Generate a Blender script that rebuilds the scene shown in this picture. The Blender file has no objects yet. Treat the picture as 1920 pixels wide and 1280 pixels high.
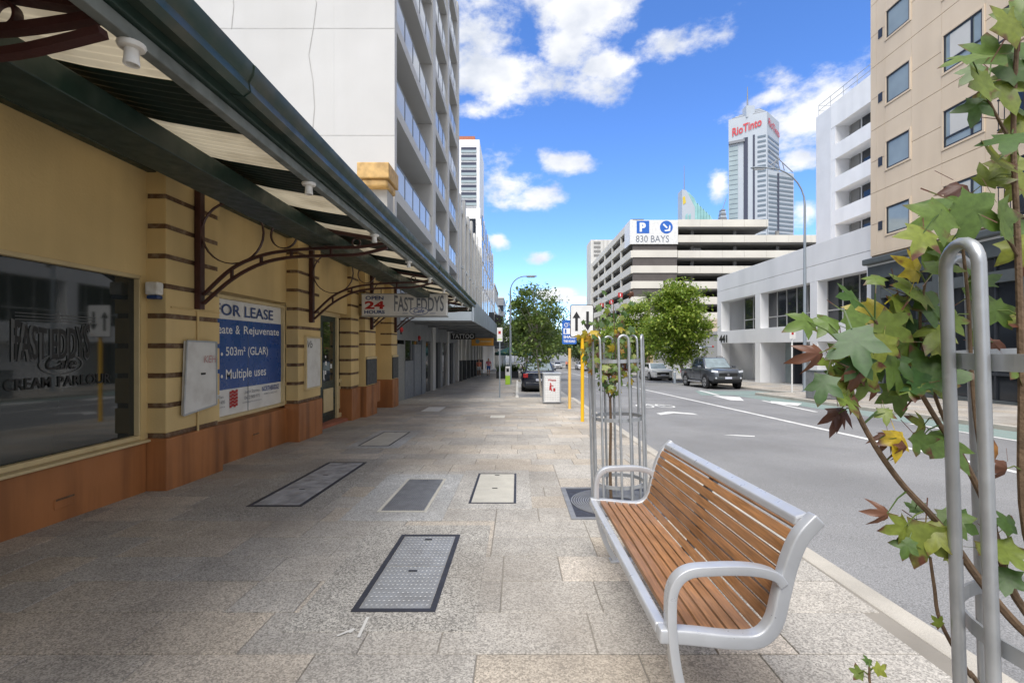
import bpy, math, random
from mathutils import Vector, Matrix
R = random.Random(7)
rad = math.radians
sc = bpy.context.scene
col = sc.collection
E = 1.45            # eye height above the pavement under the camera
S = 0.03            # the street falls away from the camera at 3 %
F = 907.0           # focal length in photo pixels
VX, VY = 970.0, 650.0
# ---------------------------------------------------------------- camera
cd = bpy.data.cameras.new('camera'); cam = bpy.data.objects.new('camera', cd); col.objects.link(cam)
cd.sensor_width = 36; cd.lens = 36 * F / 1920
cd.shift_x = -(VX - 960) / 1920; cd.shift_y = (VY - 640) / 1920
cd.clip_start = 0.05; cd.clip_end = 8000
cam.location = (0, 0, E); cam.rotation_euler = (rad(90), 0, 0)
sc.camera = cam
# ---------------------------------------------------------------- sky, sun, exposure
SUN_EL, SUN_AZ = 60, 200      # azimuth clockwise from +Y (the way the camera looks)
w = bpy.data.worlds.new('World'); sc.world = w; w.use_nodes = True
def build_sky():
    nt = w.node_tree; N = nt.nodes; L = nt.links
    N.clear()
    out = N.new('ShaderNodeOutputWorld'); bg = N.new('ShaderNodeBackground')
    sky = N.new('ShaderNodeTexSky'); sky.sky_type = 'NISHITA'; sky.sun_disc = False
    sky.sun_elevation = rad(SUN_EL); sky.sun_rotation = rad(SUN_AZ)
    sky.altitude = 3500; sky.air_density = 1.0; sky.dust_density = 0.1; sky.ozone_density = 2.2
    hs = N.new('ShaderNodeHueSaturation'); hs.inputs['Saturation'].default_value = 1.2; hs.inputs['Hue'].default_value = 0.508
    hs.inputs['Value'].default_value = 1.4
    L.new(sky.outputs[0], hs.inputs['Color'])
    tc = N.new('ShaderNodeTexCoord'); D = tc.outputs['Generated']
    def math_(op, a, b=None, c=None, clamp=False):
        n = N.new('ShaderNodeMath'); n.operation = op; n.use_clamp = clamp
        for i, v in enumerate((a, b, c)):
            if v is None: continue
            if isinstance(v, (int, float)): n.inputs[i].default_value = v
            else: L.new(v, n.inputs[i])
        return n.outputs[0]
    def noise(scale, detail, rough=0.55, off=(0, 0, 0), sc_=(1, 1, 1.7)):
        mp = N.new('ShaderNodeMapping'); mp.inputs['Location'].default_value = off
        mp.inputs['Scale'].default_value = sc_
        L.new(D, mp.inputs[0])
        n = N.new('ShaderNodeTexNoise'); n.inputs['Scale'].default_value = scale
        n.inputs['Detail'].default_value = detail; n.inputs['Roughness'].default_value = rough
        L.new(mp.outputs[0], n.inputs['Vector']); return n.outputs[0]
    n1 = noise(9, 10, 0.62); n2 = noise(3.1, 6, 0.55, (3, 1, 5))
    # cumulus heaps: direction and extent (horizontal, vertical) in the sky
    heaps = [(890, 60, 120, 80), (960, 150, 130, 62), (1085, 20, 130, 60), (1060, 85, 85, 48), (1130, 165, 90, 38),
             (1290, 78, 105, 42), (1545, 200, 175, 85), (1440, 190, 70, 24), (945, 345, 90, 52), (1010, 362, 60, 28),
             (1052, 300, 68, 28), (885, 208, 55, 26), (1500, 300, 58, 30), (1350, 340, 26, 40), (1510, 400, 45, 36),
             (1014, 482, 32, 14), (1042, 552, 44, 14), (1085, 562, 40, 9), (935, 450, 30, 20), (1135, 130, 60, 34), (780, 30, 200, 120)]
    acc = None
    for (px, py, rx, ry) in heaps:
        d = Vector((px - VX, F, VY - py)); ln = d.length; d.normalize()
        sub = N.new('ShaderNodeVectorMath'); sub.operation = 'SUBTRACT'
        L.new(D, sub.inputs[0]); sub.inputs[1].default_value = d
        mul = N.new('ShaderNodeVectorMath'); mul.operation = 'MULTIPLY'
        L.new(sub.outputs[0], mul.inputs[0]); mul.inputs[1].default_value = (ln / rx, ln / rx, ln / ry)
        le = N.new('ShaderNodeVectorMath'); le.operation = 'LENGTH'; L.new(mul.outputs[0], le.inputs[0])
        v = math_('SUBTRACT', 1.0, le.outputs['Value'])
        acc = v if acc is None else math_('MAXIMUM', acc, v)
    acc = math_('MAXIMUM', acc, -1.0)
    shaped = math_('ADD', acc, math_('MULTIPLY', math_('SUBTRACT', n1, 0.5), 3.0))
    m1 = N.new('ShaderNodeMapRange'); m1.interpolation_type = 'SMOOTHSTEP'
    L.new(shaped, m1.inputs[0]); m1.inputs[1].default_value = 0.05; m1.inputs[2].default_value = 0.8
    # unseen cloud behind and overhead, made denser to add neutral fill light
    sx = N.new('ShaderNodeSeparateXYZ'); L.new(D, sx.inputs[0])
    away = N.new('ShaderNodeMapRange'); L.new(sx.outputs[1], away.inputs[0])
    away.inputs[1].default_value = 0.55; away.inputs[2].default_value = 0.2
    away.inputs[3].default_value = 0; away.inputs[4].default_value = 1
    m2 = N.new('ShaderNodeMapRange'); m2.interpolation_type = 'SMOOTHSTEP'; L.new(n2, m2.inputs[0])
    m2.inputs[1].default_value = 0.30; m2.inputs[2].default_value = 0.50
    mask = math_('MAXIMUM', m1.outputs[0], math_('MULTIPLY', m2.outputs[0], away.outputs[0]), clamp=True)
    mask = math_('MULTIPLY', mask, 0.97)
    # cloud body: sunlit white with soft grey folds
    n3 = noise(11, 5, 0.5, (1, 7, 2.08))
    cr = N.new('ShaderNodeValToRGB'); L.new(n3, cr.inputs[0])
    cr.color_ramp.elements[0].position = 0.3; cr.color_ramp.elements[0].color = (2.9, 3.1, 3.5, 1)
    cr.color_ramp.elements[1].position = 0.62; cr.color_ramp.elements[1].color = (4.6, 4.6, 4.6, 1)
    mx = N.new('ShaderNodeMix'); mx.data_type = 'RGBA'
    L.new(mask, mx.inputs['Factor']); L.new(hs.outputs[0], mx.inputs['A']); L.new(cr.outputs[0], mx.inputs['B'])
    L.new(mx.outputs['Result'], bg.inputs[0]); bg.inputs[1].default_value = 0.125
    L.new(bg.outputs[0], out.inputs[0])
build_sky()
sd = bpy.data.lights.new('sun', 'SUN'); sun = bpy.data.objects.new('sun', sd); col.objects.link(sun)
sd.energy = 2.4; sd.angle = rad(45); sd.color = (1.0, 0.96, 0.9)
_az, _el = rad(SUN_AZ), rad(SUN_EL)
_d = Vector((math.sin(_az) * math.cos(_el), math.cos(_az) * math.cos(_el), math.sin(_el)))
sun.rotation_euler = (-_d).to_track_quat('-Z', 'Y').to_euler()
sun.location = (0, 0, 60)
vs = sc.view_settings; vs.view_transform = 'Standard'; vs.look = 'None'; vs.gamma = 1; vs.exposure = 1.0
vs.use_curve_mapping = False

# ---------------------------------------------------------------- helpers
def zg(y): return -S * min(max(y, -40), 150)
def P(px, py, d): return Vector(((px - VX) * d / F, d, E - (py - VY) * d / F))         # at distance d
def W(px, py, X): d = F * X / (px - VX); return Vector((X, d, E - (py - VY) * d / F))   # on a wall x = X
def G(px, py, drop=0.0):                                                                 # on the falling ground
    k = F / (py - VY); d = k * (E + drop) / (1 - k * S); return Vector(((px - VX) * d / F, d, zg(d) - drop))
def lin(r, g, b):
    f = lambda c: (c / 255 / 12.92) if c <= 10 else ((c / 255 + 0.055) / 1.055) ** 2.4
    return (f(r), f(g), f(b))
M = {}
def mat(name, c, rough=0.7, var=0.15, scale=3.0, bump=0.0, bscale=60, metal=0.0, spec=0.5, isl=0.0, dirt=None, dscale=0.8, damt=0.5,
        streak=False, grain=0.0, gscale=200, coat=0.0, alpha=None, transl=0.0):
    m = bpy.data.materials.new(name); m.use_nodes = True; nt = m.node_tree; N = nt.nodes; L = nt.links
    b = N['Principled BSDF']; b.inputs['Roughness'].default_value = rough; b.inputs['Metallic'].default_value = metal
    b.inputs['Specular IOR Level'].default_value = spec
    if coat: b.inputs['Coat Weight'].default_value = coat; b.inputs['Coat Roughness'].default_value = 0.08
    geo = N.new('ShaderNodeNewGeometry'); pos = geo.outputs['Position']
    def noise(s, det=4, vec=pos):
        n = N.new('ShaderNodeTexNoise'); n.inputs['Scale'].default_value = s; n.inputs['Detail'].default_value = det
        L.new(vec, n.inputs['Vector']); return n.outputs[0]
    def scaled(colr, fac):     # multiply colour by a value socket
        v = N.new('ShaderNodeVectorMath'); v.operation = 'SCALE'; L.new(colr, v.inputs[0]); L.new(fac, v.inputs['Scale']); return v.outputs[0]
    def rng(src, a, b_, lo=0.3, hi=0.7):
        r = N.new('ShaderNodeMapRange'); L.new(src, r.inputs[0]); r.inputs[1].default_value = lo; r.inputs[2].default_value = hi
        r.inputs[3].default_value = a; r.inputs[4].default_value = b_; return r.outputs[0]
    rgb = N.new('ShaderNodeRGB'); rgb.outputs[0].default_value = (*c, 1); cur = rgb.outputs[0]
    if var: cur = scaled(cur, rng(noise(scale, 5), 1 - var, 1 + var))
    if grain:
        cur = scaled(cur, rng(noise(gscale, 2), 1 - grain, 1 + grain, 0.35, 0.65))
    if isl:
        oi = N.new('ShaderNodeObjectInfo')
        ad = N.new('ShaderNodeMath'); ad.operation = 'ADD'; L.new(oi.outputs['Random'], ad.inputs[0]); L.new(geo.outputs['Random Per Island'], ad.inputs[1])
        fr = N.new('ShaderNodeMath'); fr.operation = 'FRACT'; L.new(ad.outputs[0], fr.inputs[0])
        cur = scaled(cur, rng(fr.outputs[0], 1 - isl, 1 + isl, 0, 1))
    if dirt:
        vec = pos
        if streak:
            mp = N.new('ShaderNodeMapping'); mp.inputs['Scale'].default_value = (1, 1, 0.08); L.new(pos, mp.inputs[0]); vec = mp.outputs[0]
        f = rng(noise(dscale, 6, vec), 0, damt, 0.45, 0.72)
        mx = N.new('ShaderNodeMix'); mx.data_type = 'RGBA'; L.new(f, mx.inputs['Factor']); L.new(cur, mx.inputs['A'])
        mx.inputs['B'].default_value = (*dirt, 1); cur = mx.outputs['Result']
    L.new(cur, b.inputs['Base Color'])
    if rough > 0.15 and var:
        L.new(rng(noise(scale * 2.3, 3), max(0, rough - 0.1), min(1, rough + 0.1)), b.inputs['Roughness'])
    if bump:
        bp = N.new('ShaderNodeBump'); bp.inputs['Strength'].default_value = bump; bp.inputs['Distance'].default_value = 0.01
        L.new(noise(bscale, 3), bp.inputs['Height']); L.new(bp.outputs[0], b.inputs['Normal'])
    if transl:
        t = N.new('ShaderNodeBsdfTranslucent'); L.new(cur, t.inputs[0]); ms = N.new('ShaderNodeMixShader'); ms.inputs[0].default_value = transl
        L.new(b.outputs[0], ms.inputs[1]); L.new(t.outputs[0], ms.inputs[2]); L.new(ms.outputs[0], N['Material Output'].inputs[0])
    if alpha is not None: b.inputs['Alpha'].default_value = alpha
    M[name] = m; return m

class B:
    def __init__(s): s.v = []; s.f = []; s.m = []
    def add(s, vs_, fs, mi=0):
        k = len(s.v); s.v += [tuple(v) for v in vs_]; s.f += [tuple(i + k for i in f) for f in fs]; s.m += [mi] * len(fs); return s
    def box(s, x0, x1, y0, y1, z0, z1, mi=0):
        return s.add([(x0, y0, z0), (x1, y0, z0), (x1, y1, z0), (x0, y1, z0), (x0, y0, z1), (x1, y0, z1), (x1, y1, z1), (x0, y1, z1)],
                     [(0, 3, 2, 1), (4, 5, 6, 7), (0, 1, 5, 4), (1, 2, 6, 5), (2, 3, 7, 6), (3, 0, 4, 7)], mi)
    def gbox(s, x0, x1, y0, y1, z0, z1, mi=0):   # a box that follows the fall of the street
        a, b = zg(y0), zg(y1)
        return s.add([(x0, y0, z0 + a), (x1, y0, z0 + a), (x1, y1, z0 + b), (x0, y1, z0 + b), (x0, y0, z1 + a), (x1, y0, z1 + a), (x1, y1, z1 + b), (x0, y1, z1 + b)],
                     [(0, 3, 2, 1), (4, 5, 6, 7), (0, 1, 5, 4), (1, 2, 6, 5), (2, 3, 7, 6), (3, 0, 4, 7)], mi)
    def hexa(s, p, mi=0):    # 8 corners, bottom 4 then top 4
        return s.add(p, [(0, 3, 2, 1), (4, 5, 6, 7), (0, 1, 5, 4), (1, 2, 6, 5), (2, 3, 7, 6), (3, 0, 4, 7)], mi)
    def tube(s, path, r, n=8, closed=False, mi=0, cap=True):
        path = [Vector(p) for p in path]; k = len(s.v); c = len(path)
        rr = r if isinstance(r, (list, tuple)) else [r] * c
        up = None
        for i, p in enumerate(path):
            a = path[(i - 1) % c] if (i or closed) else p; b = path[(i + 1) % c] if (i < c - 1 or closed) else p
            t = (b - a).normalized()
            if up is None: up = t.orthogonal().normalized()
            up = (up - t * up.dot(t)).normalized(); q = t.cross(up)
            for j in range(n):
                an = 2 * math.pi * j / n; s.v.append(tuple(p + (up * math.cos(an) + q * math.sin(an)) * rr[i]))
        for i in range(c if closed else c - 1):
            i2 = (i + 1) % c
            for j in range(n):
                s.f.append((k + i * n + j, k + i * n + (j + 1) % n, k + i2 * n + (j + 1) % n, k + i2 * n + j)); s.m.append(mi)
        if cap and not closed:
            s.f.append(tuple(k + j for j in reversed(range(n)))); s.m.append(mi)
            s.f.append(tuple(k + (c - 1) * n + j for j in range(n))); s.m.append(mi)
        return s
    def loft(s, rings, mi=0, cap=True, closed=True):
        k = len(s.v); n = len(rings[0])
        for r_ in rings: s.v += [tuple(p) for p in r_]
        for i in range(len(rings) - 1):
            for j in range(n if closed else n - 1):
                s.f.append((k + i * n + j, k + i * n + (j + 1) % n, k + (i + 1) * n + (j + 1) % n, k + (i + 1) * n + j)); s.m.append(mi)
        if cap:
            s.f.append(tuple(k + j for j in reversed(range(n)))); s.m.append(mi)
            s.f.append(tuple(k + (len(rings) - 1) * n + j for j in range(n))); s.m.append(mi)
        return s
    def lathe(s, prof, c=(0, 0, 0), axis='z', n=16, mi=0):   # prof: (radius, height)
        rings = []
        for (r, h) in prof:
            ring = []
            for j in range(n):
                a = 2 * math.pi * j / n; u, v = r * math.cos(a), r * math.sin(a)
                ring.append({'z': (c[0] + u, c[1] + v, c[2] + h), 'x': (c[0] + h, c[1] + u, c[2] + v), 'y': (c[0] + v, c[1] + h, c[2] + u)}[axis])
            rings.append(ring)
        return s.loft(rings, mi)
    def poly(s, pts, thick, mi=0):    # pts: flat polygon (3D), pushed along thick vector
        t = Vector(thick); n = len(pts); a = [Vector(p) for p in pts]
        s.add(a + [p + t for p in a], [tuple(reversed(range(n))), tuple(range(n, 2 * n))] + [(i, (i + 1) % n, n + (i + 1) % n, n + i) for i in range(n)], mi); return s
    def mesh(s, name, mats, smooth=False):
        me = bpy.data.meshes.new(name); me.from_pydata(s.v, [], s.f)
        for m in (mats if isinstance(mats, (list, tuple)) else [mats]): me.materials.append(M[m])
        if any(s.m): me.polygons.foreach_set('material_index', s.m)
        if smooth: me.polygons.foreach_set('use_smooth', [True] * len(s.f))
        me.update(); return me
    def build(s, name, mats, parent=None, smooth=False, bevel=0, seg=2, local=False, label=None, weld=False):
        o = bpy.data.objects.new(name, s.mesh(name, mats, smooth)); col.objects.link(o)
        if bevel:
            md = o.modifiers.new('bevel', 'BEVEL'); md.width = bevel; md.segments = seg; md.limit_method = 'ANGLE'; md.angle_limit = rad(40)
        if smooth and not bevel:
            try: o.data.set_sharp_from_angle(angle=rad(42))
            except Exception: pass
        if parent: adopt(o, parent, local)
        if label: o['label'] = label
        return o
def adopt(o, parent, local=False):
    o.parent = parent
    if not local: o.matrix_parent_inverse = wm(parent).inverted()
def wm(o):
    m = Matrix.LocRotScale(o.location, o.rotation_euler, o.scale)
    return wm(o.parent) @ o.matrix_parent_inverse @ m if o.parent else m
def tag(o, label, cat, group=None):
    o['label'] = label; o['category'] = cat
    if group: o['group'] = group
    return o
def thing(name, label, cat, loc=(0, 0, 0), rz=0, group=None, rx=0, ry=0):
    o = bpy.data.objects.new(name, None); col.objects.link(o); o.empty_display_size = 0.2
    o.location = loc; o.rotation_euler = (rx, ry, rz); return tag(o, label, cat, group)
def struct(o): o['kind'] = 'structure'; return o
def dup(o, parent=None):
    c = o.copy(); col.objects.link(c); c.parent = parent
    if parent: c.matrix_parent_inverse = o.matrix_parent_inverse.copy()
    for ch in list(o.children): dup(ch, c)
    return c
def inst(src, name, loc, rot=(0, 0, 0), parent=None, scale=(1, 1, 1)):     # another object on the same mesh
    o = bpy.data.objects.new(name, src.data if hasattr(src, 'data') else src); col.objects.link(o)
    o.location = loc; o.rotation_euler = rot; o.scale = scale
    if parent: adopt(o, parent)
    return o
def text(s, parent, mat_, origin, right, up, size, name='lettering', width=None, bold=0.0, depth=0.002, shear=0, align='LEFT', arc=0, local=False, label=None):
    cu = bpy.data.curves.new(name, 'FONT'); cu.body = s; cu.size = 1; cu.offset = bold; cu.shear = shear; cu.resolution_u = 3
    tmp = bpy.data.objects.new('tmp_text', cu); col.objects.link(tmp)
    dg = bpy.context.evaluated_depsgraph_get(); me = bpy.data.meshes.new_from_object(tmp.evaluated_get(dg))
    bpy.data.objects.remove(tmp); bpy.data.curves.remove(cu)
    xs = [v.co.x for v in me.vertices]; ys = [v.co.y for v in me.vertices]
    x0, x1, y0, y1 = min(xs), max(xs), min(ys), max(ys)
    sy = size / (y1 - y0); sx = (width / (x1 - x0)) if width else sy
    right = Vector(right).normalized(); up = Vector(up).normalized(); nrm = right.cross(up); o_ = Vector(origin)
    wd = (x1 - x0) * sx; sh = {'LEFT': 0, 'CENTER': -wd / 2, 'RIGHT': -wd}[align]
    vs_ = []
    for v in me.vertices:
        a = (v.co.x - x0) * sx; b = (v.co.y - y0) * sy
        if arc: t = a / wd * 2 - 1; b = b * (1 + arc * t * t) - 0 * t
        vs_.append(tuple(o_ + right * (a + sh) + up * b + nrm * depth))
    fs = [tuple(p.vertices) for p in me.polygons]; bpy.data.meshes.remove(me)
    return B().add(vs_, fs).build(name, mat_, parent, local=local, label=label)
# ---------------------------------------------------------------- materials
mat('asphalt', (0.225, 0.225, 0.228), 0.85, 0.12, 0.6, 0.5, 180, grain=0.35, gscale=110, dirt=(0.145, 0.145, 0.148), dscale=0.35, damt=0.7)
mat('footpath_base', (0.24, 0.22, 0.19), 0.9, 0.15, 2, 0.3, 90)
mat('footpath_far', (0.38, 0.37, 0.35), 0.85, 0.12, 1.2, 0.3, 90)
mat('concrete_kerb', (0.44, 0.41, 0.36), 0.85, 0.10, 2.5, 0.35, 140, grain=0.15, gscale=240, dirt=(0.2, 0.19, 0.17), dscale=1.8, damt=0.4)
mat('white_kerb', (0.66, 0.64, 0.58), 0.8, 0.08, 3)
mat('ground', (0.2, 0.2, 0.19), 0.9, 0.1, 0.2)
def stone(name, base, speck, tint):
    m = bpy.data.materials.new(name); m.use_nodes = True; N = m.node_tree.nodes; L = m.node_tree.links; b = N['Principled BSDF']
    geo = N.new('ShaderNodeNewGeometry'); oi = N.new('ShaderNodeObjectInfo')
    ad = N.new('ShaderNodeMath'); ad.operation = 'ADD'; L.new(oi.outputs['Random'], ad.inputs[0]); L.new(geo.outputs['Random Per Island'], ad.inputs[1])
    fr = N.new('ShaderNodeMath'); fr.operation = 'FRACT'; L.new(ad.outputs[0], fr.inputs[0])
    cr = N.new('ShaderNodeValToRGB'); L.new(fr.outputs[0], cr.inputs[0]); e = cr.color_ramp.elements
    e[0].color = (*[c * (1 - tint * .8) for c in base], 1); e[1].color = (base[0] * (1 + tint), base[1] * (1 + tint * .75), base[2] * (1 + tint * .5), 1)
    x = e.new(0.5); x.color = (*base, 1); x = e.new(0.75); x.color = (base[0] * 1.03, base[1] * 0.96, base[2] * 0.87, 1)
    def nz(s, d=2):
        n = N.new('ShaderNodeTexNoise'); n.inputs['Scale'].default_value = s; n.inputs['Detail'].default_value = d; L.new(geo.outputs['Position'], n.inputs['Vector']); return n.outputs[0]
    vo = N.new('ShaderNodeTexVoronoi'); vo.inputs['Scale'].default_value = 130; L.new(geo.outputs['Position'], vo.inputs['Vector'])
    sp = N.new('ShaderNodeSeparateColor'); L.new(vo.outputs['Color'], sp.inputs[0])
    def rg(s, lo, hi, a, b_):
        r = N.new('ShaderNodeMapRange'); L.new(s, r.inputs[0]); r.inputs[1].default_value = lo; r.inputs[2].default_value = hi; r.inputs[3].default_value = a; r.inputs[4].default_value = b_; return r.outputs[0]
    def sc_(c, f):
        v = N.new('ShaderNodeVectorMath'); v.operation = 'SCALE'; L.new(c, v.inputs[0]); L.new(f, v.inputs['Scale']); return v.outputs[0]
    cur = sc_(cr.outputs[0], rg(sp.outputs[0], 0, 1, 1 - speck, 1 + speck))
    cur = sc_(cur, rg(nz(0.9, 6), 0.3, 0.7, 0.80, 1.16)); cur = sc_(cur, rg(nz(6, 5), 0.35, 0.75, 0.9, 1.06))
    # dark gum and grime spots
    v2 = N.new('ShaderNodeTexVoronoi'); v2.inputs['Scale'].default_value = 3.4; L.new(geo.outputs['Position'], v2.inputs['Vector'])
    cur = sc_(cur, rg(v2.outputs['Distance'], 0.02, 0.05, 0.42, 1.0))
    # old brown tracked-in grime, blotchy, with its own shape along the shop fronts
    mx = N.new('ShaderNodeMix'); mx.data_type = 'RGBA'; f = rg(nz(0.55, 5), 0.46, 0.66, 0, 0.5)
    L.new(f, mx.inputs['Factor']); L.new(cur, mx.inputs['A']); mx.inputs['B'].default_value = (0.25, 0.215, 0.175, 1)
    L.new(mx.outputs['Result'], b.inputs['Base Color']); b.inputs['Roughness'].default_value = 0.78
    bp = N.new('ShaderNodeBump'); bp.inputs['Strength'].default_value = 0.35; bp.inputs['Distance'].default_value = 0.004
    L.new(sp.outputs[1], bp.inputs['Height']); L.new(bp.outputs[0], b.inputs['Normal']); M[name] = m
stone('paver_stone', (0.415, 0.39, 0.352), 0.42, 0.18)
stone('granite_apron', (0.43, 0.43, 0.42), 0.5, 0.04)
stone('granite_dark', (0.36, 0.35, 0.325), 0.62, 0.04)
mat('yellow_render', (0.68, 0.51, 0.24), 0.75, 0.08, 1.2, 0.25, 45, dirt=(0.32, 0.22, 0.10), dscale=1.6, damt=0.32, streak=True)
mat('cream_trim', (0.62, 0.50, 0.28), 0.6, 0.1, 4, dirt=(0.25, 0.19, 0.1), dscale=4, damt=0.4)
mat('brown_groove', (0.115, 0.060, 0.028), 0.6, 0.2, 9, dirt=(0.5, 0.42, 0.3), dscale=14, damt=0.35)
mat('orange_plinth', (0.39, 0.155, 0.052), 0.55, 0.1, 1.6, 0.12, 30, dirt=(0.16, 0.06, 0.022), dscale=5, damt=0.75, streak=True)
mat('dark_green_paint', (0.012, 0.030, 0.022), 0.42, 0.2, 5, dirt=(0.10, 0.12, 0.10), dscale=7, damt=0.22)
mat('gutter_green', (0.018, 0.040, 0.030), 0.38, 0.2, 3, dirt=(0.20, 0.15, 0.10), dscale=4, damt=0.3)
mat('trim_grey', (0.17, 0.19, 0.18), 0.45, 0.15, 6, dirt=(0.05, 0.06, 0.05), dscale=9, damt=0.6)
mat('sheet_green', (0.011, 0.024, 0.018), 0.45, 0.15, 4)
mat('sheet_cream', (0.66, 0.58, 0.42), 0.5, 0.12, 2.5, transl=0.3, dirt=(0.25, 0.2, 0.12), dscale=3, damt=0.5)
mat('maroon_iron', (0.052, 0.016, 0.014), 0.4, 0.2, 8, bump=0.1)
mat('dark_window', (0.018, 0.022, 0.021), 0.03, 0, spec=0.6)
mat('shop_glass', (0.022, 0.027, 0.026), 0.035, 0, spec=0.7)
mat('etched_letters', (0.008, 0.009, 0.010), 0.5, 0)
mat('etched_grey', (0.085, 0.09, 0.092), 0.45, 0)
mat('office_glass', (0.02, 0.024, 0.03), 0.06, 0.1, 0.5, spec=0.5)
mat('pale_glass', (0.30, 0.36, 0.37), 0.05, 0.15, 0.9, spec=0.7)
mat('rail_glass', (0.62, 0.64, 0.62), 0.12, 0.05, 0.5, spec=0.25)
mat('door_green', (0.012, 0.028, 0.024), 0.35, 0.15, 6)
mat('sign_white', (0.74, 0.74, 0.73), 0.45, 0.05, 5, dirt=(0.4, 0.38, 0.34), dscale=3, damt=0.3)
mat('board_white', (0.66, 0.66, 0.64), 0.5, 0.05, 6, dirt=(0.36, 0.32, 0.28), dscale=5, damt=0.35)
mat('lease_blue', (0.010, 0.066, 0.28), 0.3, 0.06, 2)
mat('navy_print', (0.02, 0.055, 0.19), 0.45, 0)
mat('print_red', (0.42, 0.02, 0.02), 0.45, 0)
mat('print_black', (0.012, 0.012, 0.013), 0.5, 0)
mat('print_white', (0.8, 0.8, 0.8), 0.45, 0)
mat('print_grey', (0.17, 0.19, 0.23), 0.5, 0)
mat('graffiti_pink', (0.5, 0.28, 0.28), 0.6, 0)
mat('slate_panel', (0.055, 0.06, 0.066), 0.6, 0.15, 4)
mat('plastic_white', (0.75, 0.74, 0.70), 0.4, 0.06, 12, dirt=(0.4, 0.34, 0.24), dscale=14, damt=0.4)
mat('plastic_blue', (0.02, 0.05, 0.16), 0.3, 0)
mat('white_render', (0.54, 0.535, 0.525), 0.8, 0.04, 0.5, 0.15, 12, dirt=(0.42, 0.41, 0.385), dscale=0.5, damt=0.32, streak=True)
mat('white_deco', (0.62, 0.61, 0.58), 0.8, 0.08, 0.8, dirt=(0.35, 0.33, 0.3), dscale=1.2, damt=0.5, streak=True)
mat('white_stain', (0.42, 0.415, 0.40), 0.85, 0.1, 3)
mat('white_office', (0.82, 0.82, 0.82), 0.75, 0.04, 0.6, 0.1, 10, dirt=(0.5, 0.51, 0.52), dscale=0.6, damt=0.25, streak=True)
mat('pale_office', (0.70, 0.71, 0.73), 0.8, 0.05, 0.6, 0.2, 8)
mat('mid_grey', (0.33, 0.335, 0.34), 0.8, 0.06, 1)  # even mid grey for back walls, a roof and a far block
mat('beige_render', (0.74, 0.61, 0.46), 0.8, 0.04, 0.7, 0.12, 14, dirt=(0.47, 0.36, 0.25), dscale=0.9, damt=0.25, streak=True)
mat('beige_dark', (0.26, 0.19, 0.13), 0.8, 0.1, 2)
mat('charcoal_frame', (0.028, 0.032, 0.04), 0.45, 0.1, 5)
mat('podium_grey', (0.085, 0.098, 0.10), 0.6, 0.1, 2)
mat('curtain', (0.62, 0.62, 0.60), 0.8, 0.05, 2)
mat('grey_cladding', (0.21, 0.22, 0.235), 0.6, 0.1, 1.5)
mat('grey_blue_fascia', (0.33, 0.38, 0.43), 0.45, 0.08, 1)
mat('soffit_grey', (0.2, 0.21, 0.22), 0.7, 0.1, 2)
mat('slate_door', (0.2, 0.22, 0.26), 0.5, 0.08, 3)
mat('mesh_screen', (0.25, 0.26, 0.26), 0.6, 0.1, 10)
mat('carpark_cream', (0.66, 0.63, 0.56), 0.8, 0.05, 0.3, dirt=(0.45, 0.42, 0.37), dscale=0.25, damt=0.35, streak=True)
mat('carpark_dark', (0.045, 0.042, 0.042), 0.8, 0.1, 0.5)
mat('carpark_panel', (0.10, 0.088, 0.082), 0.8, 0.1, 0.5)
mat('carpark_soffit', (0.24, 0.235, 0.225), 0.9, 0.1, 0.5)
mat('sign_blue', (0.02, 0.12, 0.47), 0.4, 0.04, 2)
mat('tower_white', (0.42, 0.46, 0.51), 0.5, 0.03, 0.1)
mat('tower_band', (0.15, 0.19, 0.23), 0.25, 0.05, 0.1)
mat('tower_dark', (0.05, 0.055, 0.085), 0.3, 0)
mat('tower_glass', (0.33, 0.40, 0.42), 0.15, 0.1, 0.1)
mat('tower_steel', (0.22, 0.23, 0.25), 0.5, 0)
mat('tower_red', (0.52, 0.035, 0.05), 0.5, 0)
mat('aqua_glass', (0.25, 0.47, 0.47), 0.15, 0.15, 0.15)
mat('gold_mark', (0.62, 0.47, 0.05), 0.5, 0)
mat('steel_galv', (0.42, 0.44, 0.46), 0.38, 0.08, 12, metal=0.55, dirt=(0.25, 0.26, 0.27), dscale=9, damt=0.4)
mat('lamp_grey', (0.28, 0.32, 0.36), 0.45, 0.06, 3, metal=0.2)
mat('bench_alloy', (0.50, 0.515, 0.54), 0.36, 0.05, 8, metal=0.35, bump=0.05, bscale=300)
mat('yellow_post', (0.80, 0.46, 0.010), 0.45, 0.06, 3)
mat('yellow_post_pale', (0.78, 0.50, 0.13), 0.5, 0.06, 3)
mat('iron_cover', (0.24, 0.245, 0.255), 0.55, 0.15, 8, metal=0.3, bump=0.3, bscale=60)
mat('iron_pale', (0.40, 0.40, 0.41), 0.6, 0.2, 7, metal=0.15, bump=0.3, bscale=60, dirt=(0.18, 0.17, 0.16), dscale=6, damt=0.6)
mat('iron_frame', (0.035, 0.037, 0.048), 0.6, 0.15, 8)
mat('plate_steel', (0.36, 0.37, 0.38), 0.45, 0.1, 5, metal=0.35, dirt=(0.2, 0.19, 0.18), dscale=6, damt=0.4)
mat('slab_cream', (0.50, 0.48, 0.42), 0.8, 0.08, 5, 0.3, 120, grain=0.12, gscale=200)
mat('slab_white', (0.62, 0.61, 0.58), 0.8, 0.06, 5)
mat('road_white', (0.70, 0.70, 0.68), 0.7, 0.05, 3, grain=0.08, gscale=60, dirt=(0.35, 0.35, 0.34), dscale=5, damt=0.55)
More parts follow.
